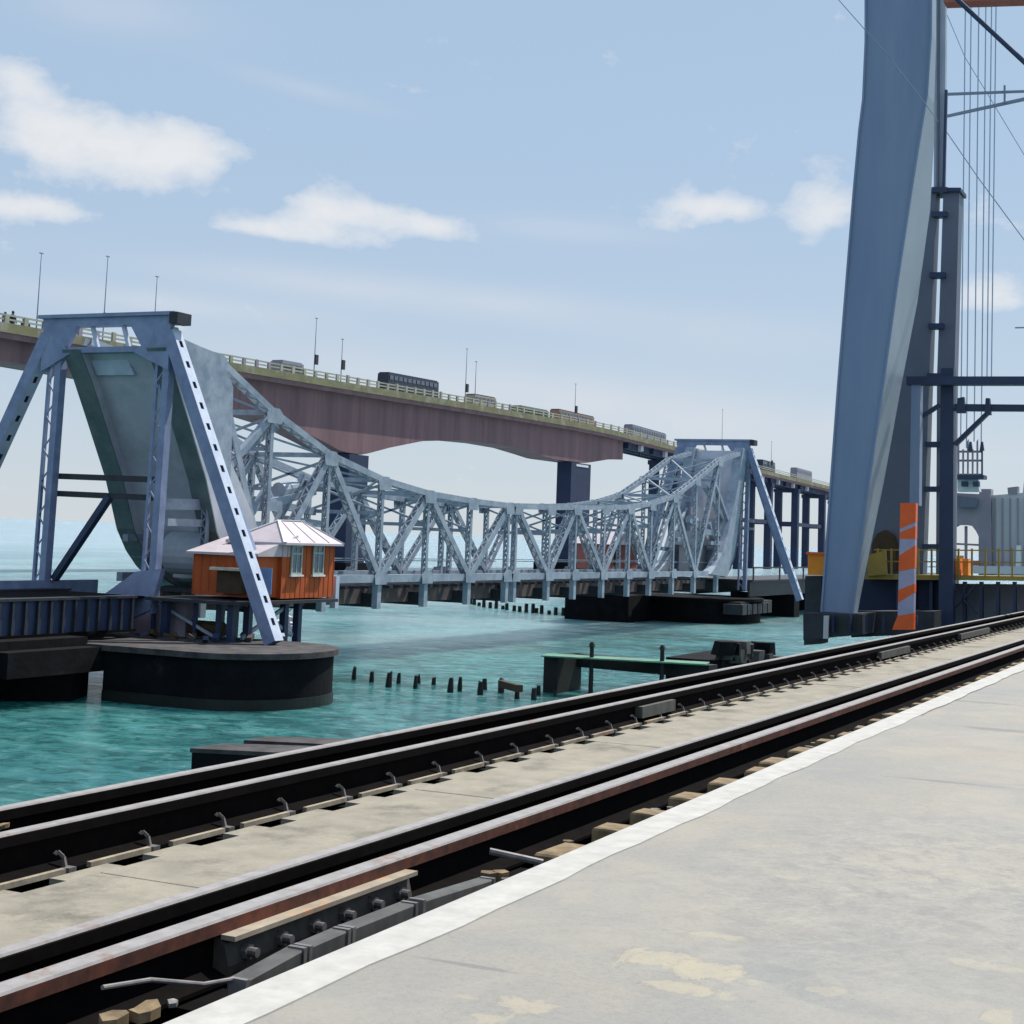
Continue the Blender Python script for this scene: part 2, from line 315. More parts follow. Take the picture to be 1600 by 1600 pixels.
def share(o, dx, dy, dz, parent):          # a further copy of an alike piece
    c = o.copy(); C.objects.link(c); c.parent = parent; c.location = o.location + Vector((dx, dy, dz)); return c

WZ = -5.9     # sea level

# ------------------------------------------------------------------ sea
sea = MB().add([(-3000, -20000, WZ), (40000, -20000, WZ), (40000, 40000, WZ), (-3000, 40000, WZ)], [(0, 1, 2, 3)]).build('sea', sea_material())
tag(sea, kind='structure')

# ------------------------------------------------------------------ platform and track in the foreground
plat = bpy.data.objects.new('platform', None); C.objects.link(plat); tag(plat, kind='structure')
edgeY = [(-6, 2.24), (3, 2.245), (5.3, 2.26), (8.8, 2.30), (14, 2.31), (40, 2.31)]
def eY(x):
    for (a, b_), (c_, d_) in zip(edgeY, edgeY[1:]):
        if a <= x <= c_: return b_+(d_-b_)*(x-a)/(c_-a)
    return edgeY[-1][1]
def plat_slab(x0, x1, z=0):
    xs = [x0+(x1-x0)*k/12 for k in range(13)]
    pts = [(x0, -9, -.18)] + [(x1, -9, -.18)] + [(x, eY(x), -.18) for x in reversed(xs)]
    MB().prism(pts, (0, 0, .18+z)).build('slab', M_PLAT, plat)
plat_slab(-6, 11.4); plat_slab(11.412, 17.5, -.003); plat_slab(17.515, 24, .001); plat_slab(24.015, 46)
ln = MB(); xs = [-5.5+k*.25 for k in range(150)]
for a, b_ in zip(xs, xs[1:]):
    wa = .15+.007*math.sin(a*3.1)+.006*math.sin(a*7.7+1); wb = .15+.007*math.sin(b_*3.1)+.006*math.sin(b_*7.7+1)
    ln.hexa([(a, eY(a)-wa, .0), (b_, eY(b_)-wb, .0), (b_, eY(b_)+.004, .0), (a, eY(a)+.004, .0), (a, eY(a)-wa, .005), (b_, eY(b_)-wb, .005), (b_, eY(b_)+.004, .005), (a, eY(a)+.004, .005)])
ln.build('edge_line', M_LINE, plat)
# girder web carrying the platform edge, and the girder under the track, coloured near-black for shade
MB().box(-6, 46, 1.9, 2.22, -1.4, -.183).build('edge_beam', M_BLACK, plat)
und = bpy.data.objects.new('bridge_girder', None); C.objects.link(und); tag(und, kind='structure')
MB().box(-6, 46, 2.24, 4.62, -.62, -.50).build('girder_top', M_BLACK, und)
MB().box(-6, 46, 2.5, 2.8, -2.2, -.622).build('girder_web', M_BLACK, und)
MB().box(-6, 46, 4.3, 4.6, -2.2, -.622).build('girder_web', M_BLACK, und)

trk = thing('railway_track', (0, 3.6, -.5), 'broad gauge railway track with inner guard rails and a concrete strip, running past the platform', 'railway track')
XE = 46.0
def rail(name, y, side, z=0.0, label=None, hw=.026):
    body = [(-.073, -.172), (.073, -.172), (.073, -.160), (.012, -.138), (.011, -.045), (-.011, -.045), (-.012, -.138), (-.073, -.160)]
    sides = [(-.036, -.044), (.036, -.044), (.0365, -.007), (-.0365, -.007)]
    top = [(-hw, -.007), (hw, -.007), (hw-.004, 0), (-hw+.004, 0)]
    r = MB().prism([(-6, y+a, z+b_) for a, b_ in body], (XE+6, 0, 0)).build(name, M_RAILD, trk)
    MB().prism([(-6, y+a, z+b_) for a, b_ in sides], (XE+6, 0, 0)).build('head_side', side, r)
    MB().prism([(-6, y+a, z+b_) for a, b_ in top], (XE+6, 0, 0)).build('rail_head', M_RAILT, r)
    if label: r['label'] = label
    return r
RN, RF, GN, GF = 2.755, 4.46, 2.985, 4.09
rail('running_rail', RN, M_RAILS, label='rusty near running rail', hw=.0355)
rail('running_rail', RF, M_RAILD, label='dark far running rail')
rail('guard_rail', GN, M_RAILD); rail('guard_rail', GF, M_RAILD)
# sleepers, clips, blocks; every piece shares one mesh
SP = .50; n_sl = 92
slp = MB().box(-.11, .11, 2.30, 4.60, -.47, -.182).build('sleeper', M_SLEEP, trk)
clipmb = MB().beam((0, GF-.07, -.16), (.0, GF-.055, -.105), .014, .014).beam((0, GF-.055, -.105), (-.012, GF-.035, -.082), .014, .014).beam((-.012, GF-.035, -.082), (-.024, GF-.03, -.095), .012, .012).box(-.02, .03, GF-.10, GF-.06, -.178, -.148)
clip = clipmb.build('rail_clip', M_BOLT, trk)
nub = MB().box(-.16, .12, GF-.262, GF-.15, -.181, -.153).build('slab_key', M_CONC, trk)
tan = MB().box(-.14, .13, 2.37, 2.50, -.18, -.050).build('packing_block', M_TAN, trk, bevel=.008)
cn = MB().cyl((0, 2.50, -.18), (0, 2.50, -.085), .018, 8).build('chair_bolt', M_BOLT, trk)
x0s = 4.32
for k in range(n_sl):
    dx = x0s-3.5 + k*SP + random.uniform(-.015, .015)
    for o in (slp, clip, nub) + ((tan,) if (k % 1 == 0 and 5.4 < dx) else ()) + ((cn,) if k % 2 == 0 else ()):
        if o is slp or dx < 40:
            c_ = share(o, dx, 0, 0, trk)
            if o is clip: c_.scale = (.8, 1, .8); c_.location.z += .066
            if o is tan: c_.scale = (random.uniform(.5, 1.1), 1, 1); c_.rotation_euler.z = random.uniform(-.08, .08); c_.location.y += random.uniform(-.03, .02); c_.location.x += random.uniform(-.06, .06)
            if o is nub: c_.scale.x = random.uniform(.8, 1.15)
for o in (slp, clip, nub, tan, cn): bpy.data.objects.remove(o)
# concrete strip between the guard rails, laid in panels
px0 = -6.0; pl = [2.9, 2.4, 2.4, 3.1, 2.4, 2.4, 2.6]; k = 0
while px0 < 44:
    L = pl[k % len(pl)]; k += 1
    zt = -.150 + random.uniform(-.003, .003)
    MB().box(px0+.006, px0+L-.006, 3.07, GF-.24, -.181, zt).build('deck_slab', M_CONC, trk, bevel=.004)
    px0 += L
# long light strip at the foot of the far guard rail (highlight on the foot's edge, put in as pale bars)
for k in range(60):
    xa = .82+4*SP*0+k*SP+.11-2.0
    MB().box(xa, xa+.36, GF-.10, GF-.078, -.170, -.150).build('foot_highlight', M_FOOT, trk)
# six-bolt insulated joint on the near rail
xa = onZ(362, 1472, -.06).x; xb = onZ(652, 1368, -.06).x
yJ = RN-.075
fp = MB().prism([(xa, RN-.013, -.045), (xa, RN-.013, -.15), (xa, RN-.06, -.168), (xa, RN-.066, -.13), (xa, RN-.05, -.07)], (xb-xa, 0, 0)).build('fishplate', M_FISH, trk)
MB().box(xa, xb, RN-.085, RN-.036, -.058, -.044).build('fishplate_flange', M_FTOP, fp)
b0 = MB().cyl((0, RN-.055, -.105), (0, RN-.078, -.105), .024, 6).cyl((0, RN-.078, -.105), (0, RN-.105, -.105), .014, 10).build('bolt', M_BOLT, fp)
for k in range(6): share(b0, xa+.09+(xb-xa-.18)*k/5, 0, 0, fp)
bpy.data.objects.remove(b0)
ga = onZ(522, 1352, -.09).x; gb = onZ(660, 1308, -.09).x
MB().box(ga, gb, GN-.105, GN-.045, -.10, -.075).build('guard_joint_bar', M_BOLT, trk)
# more joints farther along the far rails
for (pa, pb, yy) in [((1000, 1105), (1052, 1088), GF), ((1375, 1012), (1420, 1000), GF), ((1500, 985), (1545, 975), GF)]:
    xa_, xb_ = onY(*pa, yy-.05).x, onY(*pb, yy-.05).x
    MB().box(xa_, xb_, yy-.07, yy-.014, -.13, -.05).build('fishplate', M_TRO, trk)
# cable trough in sections beside the near rail
tr = thing('cable_trough', (4.5, 2.42, -.4), 'row of grey steel trough sections between the near rail and the white platform edge', 'cable trough')
yt = 2.44
segs = [((369, 1531), (463, 1480), 17), ((469, 1478), (532, 1451), 20), ((537, 1449), (638, 1410), 17), ((648, 1406), (760, 1372), 11)]
for a, b_, hp in segs:
    A = onY(*a, yt); B = onY(*b_, yt); h_ = hp/FPX*A.x*.9 + .03
    MB().hexa([(A.x, yt-.03, A.z-h_), (B.x, yt-.03, B.z-h_), (B.x, yt+.03, B.z-h_), (A.x, yt+.03, A.z-h_), (A.x, yt-.03, A.z), (B.x, yt-.03, B.z), (B.x, yt+.03, B.z), (A.x, yt+.03, A.z)]).build('trough_section', M_TRO, tr, bevel=.004)
    MB().box(B.x-.012, B.x+.004, yt-.034, yt+.02, B.z-h_, B.z+.004).build('end_rib', M_BOLT, tr)
    MB().box(A.x-.004, A.x+.012, yt-.034, yt+.02, A.z-h_, A.z+.004).build('end_rib', M_BOLT, tr)
ca = thing('signal_cable', (4, 2.5, -.4), 'thin grey pipe bending between the rail and the trough at lower left', 'pipe')
pts = [onY(160, 1543, 2.52), onY(235, 1531, 2.50), onY(318, 1538, 2.48), onY(365, 1530, 2.45)]
m_ = MB()
for a, b_ in zip(pts, pts[1:]): m_.cyl(a, b_, .006, 8)
m_.build('pipe_run', M_BOLT, ca)
MB().box(onY(160, 1552, 2.5).x, onY(330, 1552, 2.5).x, 2.5, 2.54, -.40, -.17).build('bracket_plate', M_MAST, ca)
for (x, y) in ((765, 1330), (1140, 0)):
    if y:
        A = onY(x, y, 2.6); m2 = MB().cyl(A, onY(848, 1348, 2.42), .013, 8); m2.build('tie_pipe', M_BOLT, ca)
def chunk(name, px, py, s, m, z=-.2):
    p = onY(px, py, z); z = p.z; mb = MB(); n = 7
    top = [(p.x+s*math.cos(k*2*math.pi/n)*random.uniform(.7, 1.2), p.y+s*.6*math.sin(k*2*math.pi/n)*random.uniform(.7, 1.2), z+s*.3*random.random()) for k in range(n)]
    mb.prism(top, (0, 0, -s*.5)); return mb.build(name, m, trk)
chunk('loose_block', 228, 1576, .05, M_TAN, 2.46); chunk('loose_block', 175, 1592, .05, M_TAN, 2.48); chunk('loose_block', 270, 1566, .02, M_BOLT, 2.44); chunk('loose_block', 5, 1290, .03, M_TAN, 4.38)
for k in range(60):
    x = random.uniform(4.6, 15); chunk_p = MB(); s = random.uniform(.015, .035); y = random.uniform(2.38, 2.56)
    chunk_p.prism([(x+s*math.cos(a*1.26)*random.uniform(.7, 1.2), y+s*math.sin(a*1.26), -.085) for a in range(5)], (0, 0, -.095)).build('loose_stone', random.choice([M_TAN, M_BOLT, M_TRO]), trk)

# ------------------------------------------------------------------ old rolling bridge
YN, YF = 44.0, 48.7; XP1, XP2 = 57.0, 145.0
def member(name, p, q, w, h, parent, m=M_TRUSS, kind='box', up=(0, 0, 1)):
    mb = MB()
    if kind == 'box': mb.beam(p, q, w, h, up)
    else:            # two plates joined by lacing on the faces between them (w = gap across Y)
        p = Vector(p); q = Vector(q); s_ = Vector((0, w/2, 0))
        mb.beam(p-s_, q-s_, .05, h, up); mb.beam(p+s_, q+s_, .05, h, up)
        d = (q-p).normalized(); nn_ = d.cross(Vector((0, 1, 0))).normalized()*(h/2-.03)
        mb.lace(p, q, (0, 1, 0), w, .07, w*1.1, off=nn_); mb.lace(p, q, (0, 1, 0), w, .07, w*1.1, off=-nn_)
    return mb.build(name, m, parent)
def leaf(tops, zb, root, flip, heel):
    # tops: list of (x, z) of top nodes, from the heel to the tip
    n = len(tops)
    for Yp in (YN, YF):
        V = lambda x, z: (x, Yp, z)
        for k in range(n-1):
            (xa, za), (xb, zb_) = tops[k], tops[k+1]
            if k == 0: member('top_chord', V(xa, za), V(xb, zb_), .42, .34, root, kind='lace'); continue
            member('top_chord', V(xa, za), V(xb, zb_), .42, .34, root, kind='lace')
            a, b_ = (xa, xb)
            member('bottom_chord', V(a, zb), V(b_, zb), .34, .42, root)
            if k % 2 == flip: p, q = V(xa, za), V(xb, zb)
            else: p, q = V(xa, zb), V(xb, zb_)
            member('diagonal', p, q, .36, .40 if Yp == YN else .34, root, kind='lace')
        for k in range(1, n):
            xa, za = tops[k]
            if k == 1 and Yp == YF: continue
            member('vertical_post', V(xa, zb), V(xa, za), .26, .26, root, kind='lace', up=(1, 0, 0))
            sgn = Yp < 46 and -1 or 1
            for zz in (za-.12, zb+.1):
                MB().prism([(xa-.62, Yp+sgn*.235, zz-.42), (xa+.62, Yp+sgn*.235, zz-.42), (xa+.72, Yp+sgn*.235, zz+.05), (xa+.35, Yp+sgn*.235, zz+.33), (xa-.35, Yp+sgn*.235, zz+.33), (xa-.72, Yp+sgn*.235, zz+.05)], (0, sgn*.03, 0)).build('gusset_plate', M_TRUSS, root)
            # hanger and floor beam end below the chord
            member('hanger', V(xa, zb-1.65), V(xa, zb-.212), .34, .42, root, up=(1, 0, 0))
    for k in range(1, n):
        xa, za = tops[k]
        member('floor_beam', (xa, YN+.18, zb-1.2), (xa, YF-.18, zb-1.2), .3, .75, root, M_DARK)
        member('top_strut', (xa, YN+.25, za), (xa, YF-.25, za), .22, .24, root)
        if k < n-1:
            xb, z2 = tops[k+1]
            member('lateral_brace', (xa, YN+.25, za), (xb, YF-.25, z2), .12, .10, root)
            member('lateral_brace', (xa, YF-.25, za), (xb, YN+.25, z2), .12, .10, root)
        if za-zb > 4.6 and k:
            member('sway_brace', (xa, YN+.2, za-.3), (xa, YF-.2, za-1.7), .12, .12, root)
            member('sway_brace', (xa, YF-.2, za-.3), (xa, YN+.2, za-1.7), .12, .12, root)
            member('sway_strut', (xa, YN+.2, za-1.8), (xa, YF-.2, za-1.8), .18, .2, root)
    x0, x1 = tops[1][0], tops[-1][0]
    for y in (YN+1.0, YN+2.3, YF-1.0):
        member('stringer', (x0, y, zb-1.0), (x1, y, zb-1.0), .2, .8, root, M_SAND)
    # walkway plates and sleepers on the floor
    L = abs(x1-x0); s_ = 1 if x1 > x0 else -1; k = 0
    while k*1.2 < L:
        xx = x0 + s_*(k*1.2+.6)
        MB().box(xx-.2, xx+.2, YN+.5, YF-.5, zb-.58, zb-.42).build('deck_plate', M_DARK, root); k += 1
    for y in (YN+.7, YF-.7):
        member('deck_rail', (x0, y, zb+.95), (x1, y, zb+.95), .05, .05, root)
ZB = -1.42
t1 = [(57.6, 9.3), (60.9, 8.84), (65.8, 6.75), (71.3, 4.98), (77.0, 3.95), (82.4, 3.42), (88.0, 3.2), (93.4, 3.1)]
L1 = thing('bridge_leaf', (XP1, 46, -4), 'near half of the old grey-blue rolling truss, rising to the big portal at left', 'bridge span')
leaf(t1, ZB, L1, 1, 0)
t2 = [(143.5, 9.6), (137.2, 8.6), (131.0, 6.6), (125.4, 4.95), (120, 4.15), (115.2, 3.72), (110, 3.5), (104.6, 3.36), (100, 3.2), (94.6, 3.1)]
L2 = thing('bridge_leaf', (XP2, 46, -4), 'far half of the old grey-blue rolling truss, rising to the smaller distant portal', 'bridge span')
leaf(t2, ZB, L2, 1, 0)

def quadrant(root, X0, sx, arc, mq):
    # two curved box girders with a recessed plate between; arc = outline (dx, z) of the back edge from top to bottom
    for (ya, yb) in ((YF-.3, YF+.55), (YN-.35, YN+.5)):
        outer = [(X0+sx*dx, z) for dx, z in arc]; inner = [(X0+sx*(dx+1.5+3.2*max(0, 6-z)/9), z+.25) for dx, z in reversed(arc)]
        mb = MB(); n = len(arc)
        for k in range(n-1):
            (a0, z0), (a1, z1) = outer[k], outer[k+1]; (b0_, w0), (b1, w1) = inner[n-1-k], inner[n-2-k]
            mb.hexa([(a1, ya, z1), (b1, ya, w1), (b1, yb, w1), (a1, yb, z1), (a0, ya, z0), (b0_, ya, w0), (b0_, yb, w0), (a0, yb, z0)])
        q_ = mb.build('segment_girder', mq, root)
        tb = MB()
        for k in range(n-1):
            (a0, z0), (a1, z1) = outer[k], outer[k+1]
            d = Vector((a1-a0, 0, z1-z0)).normalized(); nr = Vector((-abs(d.z)*sx, 0, -abs(d.x)))*.06
            tb.beam(Vector((a0, (ya+yb)/2, z0))+nr, Vector((a1, (ya+yb)/2, z1))+nr, (yb-ya)+.14, .07, up=nr.normalized())
        tb.build('curved_tread', mat('curved_tread_paint', (.15, .20, .21), (.09, .13, .14), .8, .5, stain=(.20, .22, .20), stain_lo=.52, stain_hi=.7), q_)
    mb = MB(); n = len(arc)
    for k in range(n-1):
        (a0, z0), (a1, z1) = arc[k], arc[k+1]
        a0 += .55; a1 += .55
        mb.hexa([(X0+sx*a1, YN+.5, z1), (X0+sx*(a1+.12), YN+.5, z1), (X0+sx*(a1+.12), YF-.3, z1), (X0+sx*a1, YF-.3, z1), (X0+sx*a0, YN+.5, z0), (X0+sx*(a0+.12), YN+.5, z0), (X0+sx*(a0+.12), YF-.3, z0), (X0+sx*a0, YF-.3, z0)])
    mb.build('back_plate', M_QUAD, root)
arcp = [onY(x, y, YF+.55) for x, y in [(100, 545), (118, 590), (136, 645), (152, 695), (168, 745), (176, 780), (186, 825), (200, 858), (216, 882), (240, 905), (275, 925)]]
arc1 = [(p.x-XP1, p.z) for p in arcp]
quadrant(L1, XP1, 1, arc1, M_QUAD)
A, B = onX(206, 586, XP1+.9), onX(148, 552, XP1+.9)
MB().prism([(A.x-.1, A.y-.2, A.z), (A.x-.1, B.y-.3, A.z), (A.x-.5, B.y, B.z), (A.x-.5, A.y+.1, B.z)], (.15, 0, 0)).build('added_lit_panel', M_RAKE, L1)  # bright panel added for light reflected on the upper back plate
# inner limb of the near girder and the pale stiffened cheek
MB().prism([(XP1+.4, YN-.37, 9.4), (60.9, YN-.37, 9.0), (62.0, YN-.37, 7.6), (62.2, YN-.37, 3.2), (61.2, YN-.37, 3.0), (60.4, YN-.37, 5.0), (59.3, YN-.37, 7.4)], (0, .3, 0)).build('cheek_plate', M_TRUSS, L1)
# machinery, struts and counterweight boxes about the heel
def bits(root, X0, sx, m1=M_TRUSS):
    for (a, za, b_, zb_, y, w) in [(1.0, 2.0, 10.5, 2.2, YN+.4, .45), (1.2, 1.2, 9.2, 1.25, YN+.2, .3), (4.2, 3.2, 10.0, 6.2, YN+.5, .35), (4.2, 2.9, 8.9, 6.6, YN, .3),
                                   (3.0, 6.6, 6.2, 3.0, YF, .3), (5.0, -1.2, 9.2, 3.0, YN+.3, .28), (8.8, 2.1, 14.0, 3.1, YN+.6, .35), (3.9, .4, 9.8, .6, YF-.2, .3),
                                   (9.6, -1.2, 14.2, 3.9, YN+1.4, .25), (4.0, 4.3, 8.5, 1.4, YF-.6, .25), (12.0, 1.6, 15.8, 1.4, YN+1.0, .3), (13.2, 2.6, 20, 2.1, YF-.4, .35)]:
        member('operating_strut', (X0+sx*a, y, za), (X0+sx*b_, y, zb_), w, w*1.1, root, m1)
    MB().box(min(X0+sx*5.4, X0+sx*9.2), max(X0+sx*5.4, X0+sx*9.2), YN+1.2, YN+3.6, 1.0, 2.2).build('counterweight_box', M_GREYB, root)
    MB().box(min(X0+sx*6.4, X0+sx*7.4), max(X0+sx*6.4, X0+sx*7.4), YN+1.4, YN+2.6, 2.2, 4.4).build('machine_cabinet', M_GREYB, root)
    MB().box(min(X0+sx*4.0, X0+sx*5.2), max(X0+sx*4.0, X0+sx*5.2), YN+1.0, YN+2.2, 3.4, 5.7).build('machine_cabinet', M_ROOF, root)
    MB().box(min(X0+sx*6, X0+sx*8.6), max(X0+sx*6, X0+sx*8.6), YN+1.5, YN+3.2, -1.4, 1.0).build('machine_base', M_GREYB, root)
    MB().cyl((X0+sx*4.9, YN+.3, -.2), (X0+sx*4.9, YN+2.4, -.2), 1.0, 20).build('gear_drum', M_LTP, root)
    MB().cyl((X0+sx*11.2, YN+.9, 3.0), (X0+sx*12.6, YN+.9, 3.2), .42, 14).build('buffer_cylinder', M_TRUSS, root)
    for k in range(6):
        MB().beam((X0+sx*(5.3+k*.75), YN+1.15, 2.2), (X0+sx*(5.3+k*.75), YN+1.15, 3.1), .04, .04).build('guard_post', M_TRUSS, root)
    member('guard_bar', (X0+sx*5.3, YN+1.15, 3.1), (X0+sx*9.1, YN+1.15, 3.1), .05, .05, root)
bits(L1, XP1, 1); bits(L2, XP2, -1)
arc2 = [(0.0, 9.9), (.6, 8.6), (1.2, 6.8), (1.8, 4.8), (2.4, 3.0), (2.9, 1.6), (3.6, .2), (4.8, -1.0), (6.2, -1.7)]
quadrant(L2, XP2, -1, arc2, M_TRUSS)

def ladder_leg(name, p, q, w, d, axis, parent, m, face=-1, pitch=1.0):
    # box leg whose face towards -Y is a ladder of strips with oval openings between; other faces solid
    p = Vector(p); q = Vector(q); dr = (q-p).normalized(); a = Vector((1, 0, 0)); n_ = dr.cross(a).normalized()
    if n_.y > 0: n_ = -n_
    mb = MB()
    for s_ in (-1, 1): mb.beam(p+a*s_*(w/2), q+a*s_*(w/2), .05, d, up=n_)
    mb.beam(p-n_*(d/2-.02), q-n_*(d/2-.02), w, .04, up=n_)
    o = mb.build(name, m, parent)
    f = MB(); L = (q-p).length; k = 0
    for s_ in (-1, 1): f.beam(p+a*s_*(w/2-.09)+n_*(d/2), q+a*s_*(w/2-.09)+n_*(d/2), .20, .03, up=n_)
    while k*pitch < L-pitch*.3:
        c0 = p+dr*(k*pitch); c1_ = p+dr*(k*pitch+pitch*.68); f.beam(c0+n_*d/2, c1_+n_*d/2, w-.26, .026, up=n_); k += 1
    f.build('face_plate', M_RAKE, o)  # sun-facing side coloured paler than the leg's other sides
    return o
def laced_leg(name, p, q, parent, m, sep=.62):
    p = Vector(p); q = Vector(q); o = MB()
    o.beam(p+Vector((0, sep/2, 0)), q+Vector((0, sep/2, 0)), .16, .14, up=(0, 1, 0))
    o.beam(p-Vector((0, sep/2, 0)), q-Vector((0, sep/2, 0)), .42, .34, up=(0, 1, 0))
    r = o.build(name, m, parent)
    lb = MB()
    for dx in (-.06,): lb.lace(p, q, (0, 1, 0), sep, .07, .75, off=(dx, 0, 0))
    tag(lb.build('lacing', m, r), kind='stuff')
    return r

def portal(X, zt, zf_near, zf_far, rn, rf, root, m):
    YL, YR = YF+1.35, YN-.1
    V = lambda y, z: (X, y, z)
    laced_leg('vertical_leg', V(YR+.1, zf_near), V(YR-.02, zt-.8), root, m)
    laced_leg('vertical_leg', V(YL+.02, zf_far), V(YL-.1, zt-.8), root, m)
    ladder_leg('raking_leg', V(*rn), V(YR-.35, zt-.9), .62, .55, None, root, m)
    ladder_leg('raking_leg', V(*rf), V(YL+.35, zt-.9), .62, .55, None, root, m)
    member('rear_raking_leg', (X+1.6, rn[0]+1.7, rn[1]+2.3), (X+.5, YR-.1, zt-1.2), .34, .34, root, m, up=(0, 1, 0))
    # header: top flange, web, lower rail, end gussets, small struts
    MB().box(X-.45, X+.45, YR-.75, YL+.75, zt-.16, zt).build('header_flange', m, root)
    MB().box(X-.3, X+.3, YR-.55, YL+.55, zt-.55, zt-.162).build('header_beam', m, root)
    MB().box(X-.25, X+.25, YR+.3, YL-.3, zt-1.75, zt-1.5).build('lower_header', m, root)
    for (ya, yb) in ((YR-.5, YR+1.7), (YL+.5, YL-1.4)):
        MB().prism([(X-.31, ya, zt-.55), (X-.31, yb, zt-.55), (X-.31, yb+(ya-yb)*.3, zt-1.5), (X-.31, yb+(ya-yb)*.1, zt-1.75), (X-.31, ya, zt-2.6)], (.3, 0, 0)).build('corner_gusset', m, root)
    for yc in (YR+2.3, YL-2.1):
        member('header_strut', V(yc, zt-.55), V(yc-.35, zt-1.5), .16, .16, root, M_RAKE)
    MB().box(X-.5, X+.5, YR-1.0, YR-.55, zt-.55, zt-.05).build('end_bracket', M_DARK, root)
PT1 = thing('bridge_portal', (XP1, 46.5, -4), 'large blue steel portal with splayed perforated legs over the old bridge at left', 'bridge tower')
bR = onX(428, 1005, XP1); 
portal(XP1, 10.42, -2.75, -2.45, (bR.y, bR.z), (56.6, -3.0), PT1, M_TOWERO)
for (a, b_) in [((92, 744), (172, 748)), ((88, 771), (172, 776))]:
    A = onX(*a, XP1+.3); B = onX(*b_, XP1+.3); member('cross_strut', (A.x, A.y, A.z), (A.x, YN, B.z), .16, .26, PT1, M_DARK)
A = onX(85, 905, XP1+.3); B = onX(172, 775, XP1+.3); member('cross_diagonal', A, B, .28, .34, PT1, M_MAST, up=(1, 0, 0))
# foot brackets sweeping from the near leg onto the pier
MB().prism([(XP1-.3, YN+.5, -1.0), (XP1-.3, YN-.9, -.8), (XP1-.3, YN-.4, -2.6), (XP1-.3, YN+1.9, -3.6), (XP1-.3, YN+4.2, -3.6), (XP1-.3, YN+3.6, -3.0)], (.3, 0, 0)).build('foot_gusset', M_TOWERO, PT1)
PT2 = thing('bridge_portal', (XP2, 46.5, -4), 'smaller distant steel portal over the old bridge, right of the truss', 'bridge tower')
b2 = onX(1250, 938, XP2)
portal(XP2, 11.0, -3.0, -3.0, (b2.y, b2.z), (54.5, -3.6), PT2, M_TOWERO)
MB().box(XP2-.36, XP2-.3, YN+.4, YF+.9, 7.6, 9.25).build('cover_plate', M_TOWERO, PT2)
for z in (3.4, 2.7): member('cross_strut', (XP2+.2, YN-1.0, z), (XP2+.2, YF+1.5, z), .16, .22, PT2)

# approach girder left of the near portal
ap = thing('approach_girder', (40, 46, -3.5), 'dark ribbed plate girder carrying the old line in from the left edge', 'bridge girder')
for (y, xe) in ((YN-.4, 55.5), (YF+.6, 58)):
    g_ = MB().box(8, xe, y-.1, y+.1, -3.35, -2.05).build('plate_girder', M_MAST, ap)
    MB().box(8, xe, y-.26, y+.26, -2.05, -1.95).build('top_flange', M_DARK, g_)
    MB().box(8, xe, y-.26, y+.26, -3.45, -3.35).build('bottom_flange', M_BLACK, g_)
    r0 = MB().box(0, .1, y-.24, y-.1, -3.35, -2.05).build('stiffener', M_DARK, g_)
    k = 0
    while 30+k*.72 < xe: share(r0, 30+k*.72, 0, 0, g_); k += 1
    bpy.data.objects.remove(r0)
MB().box(8, 57, YN-.1, YF+.3, -2.1, -2.02).build('deck_floor', M_BLACK, ap)
MB().box(52, 60.5, YF+.9, YF+1.1, -2.6, -1.6).build('side_plate', M_TOWERO, ap)
# right-hand approach: girders beyond the far portal
ap2 = thing('approach_girder', (165, 46, -3.5), 'dark approach girders and walkway right of the distant portal', 'bridge girder')
for y in (YN-.4, YF+.4):
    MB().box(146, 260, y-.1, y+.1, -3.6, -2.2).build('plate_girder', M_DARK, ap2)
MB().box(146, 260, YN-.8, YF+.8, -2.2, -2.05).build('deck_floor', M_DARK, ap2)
for k in range(10):
    MB().box(146+k*9.0, 146+k*9.0+.25, YN-.85, YN-.75, -2.05, -.9).build('rail_post', M_DARK, ap2)
member('hand_rail', (146, YN-.8, -.9), (240, YN-.8, -.9), .1, .12, ap2, M_DARK)
MB().box(139, 149, 42.2, 43.4, -4.1, -3.9).build('ledge', M_PIERTOP, ap2)
for k in range(5):
    MB().box(160+k*20, 162+k*20, YN-1, YF+1, WZ-1, -3.62).build('pier_shaft', M_PIER, ap2)

def stadium(x0, x1, y0, y1, z0, z1, n=30, round_far=False):
    r = (x1-x0)/2; cx = (x0+x1)/2
    pts = [(cx+r*math.cos(math.pi+math.pi*k/n), y0+r*.8+r*.8*math.sin(math.pi+math.pi*k/n), z0) for k in range(n+1)]
    if round_far: pts += [(cx+r*math.cos(math.pi*k/n), y1-r*.8+r*.8*math.sin(math.pi*k/n), z0) for k in range(n+1)]
    else: pts += [(x1, y1, z0), (x0, y1, z0)]
    return MB().prism(pts, (0, 0, z1-z0))
P1 = thing('bridge_pier', (54, 42, WZ), 'massive black round-nosed pier standing in the water under the large portal', 'bridge pier')
stadium(51.4, 59.2, 34.2, 41.6, WZ-1, -3.95).build('pier_body', M_PIER, P1)
stadium(51.36, 59.24, 34.15, 41.6, WZ-.9, WZ+.42).build('tide_band', mat('slimy_green_black_weed', (.007, .012, .009), (.004, .006, .005), 3, .5), P1)
MB().box(46, 60.4, 41.62, 54, -4.75, -3.8).build('pier_table', M_PIER, P1)
stadium(51.2, 59.4, 34.0, 50.2, -3.95, -3.72).build('coping', M_PIERTOP, P1)
qa = onZ(110, 1096, WZ); qb = onZ(5, 1096, WZ)
MB().prism([(qb.x, qb.y, WZ-1), (qa.x, qa.y, WZ-1), (qa.x+2.2, qa.y+1.0, WZ-1), (qb.x+2.2, qb.y+1.0, WZ-1)], (0, 0, 2.2)).build('pier_block', M_PIER, P1)
MB().box(36, 51.3, 42.4, 50.4, -4.7, -3.46).build('cross_head', M_PIER, P1)
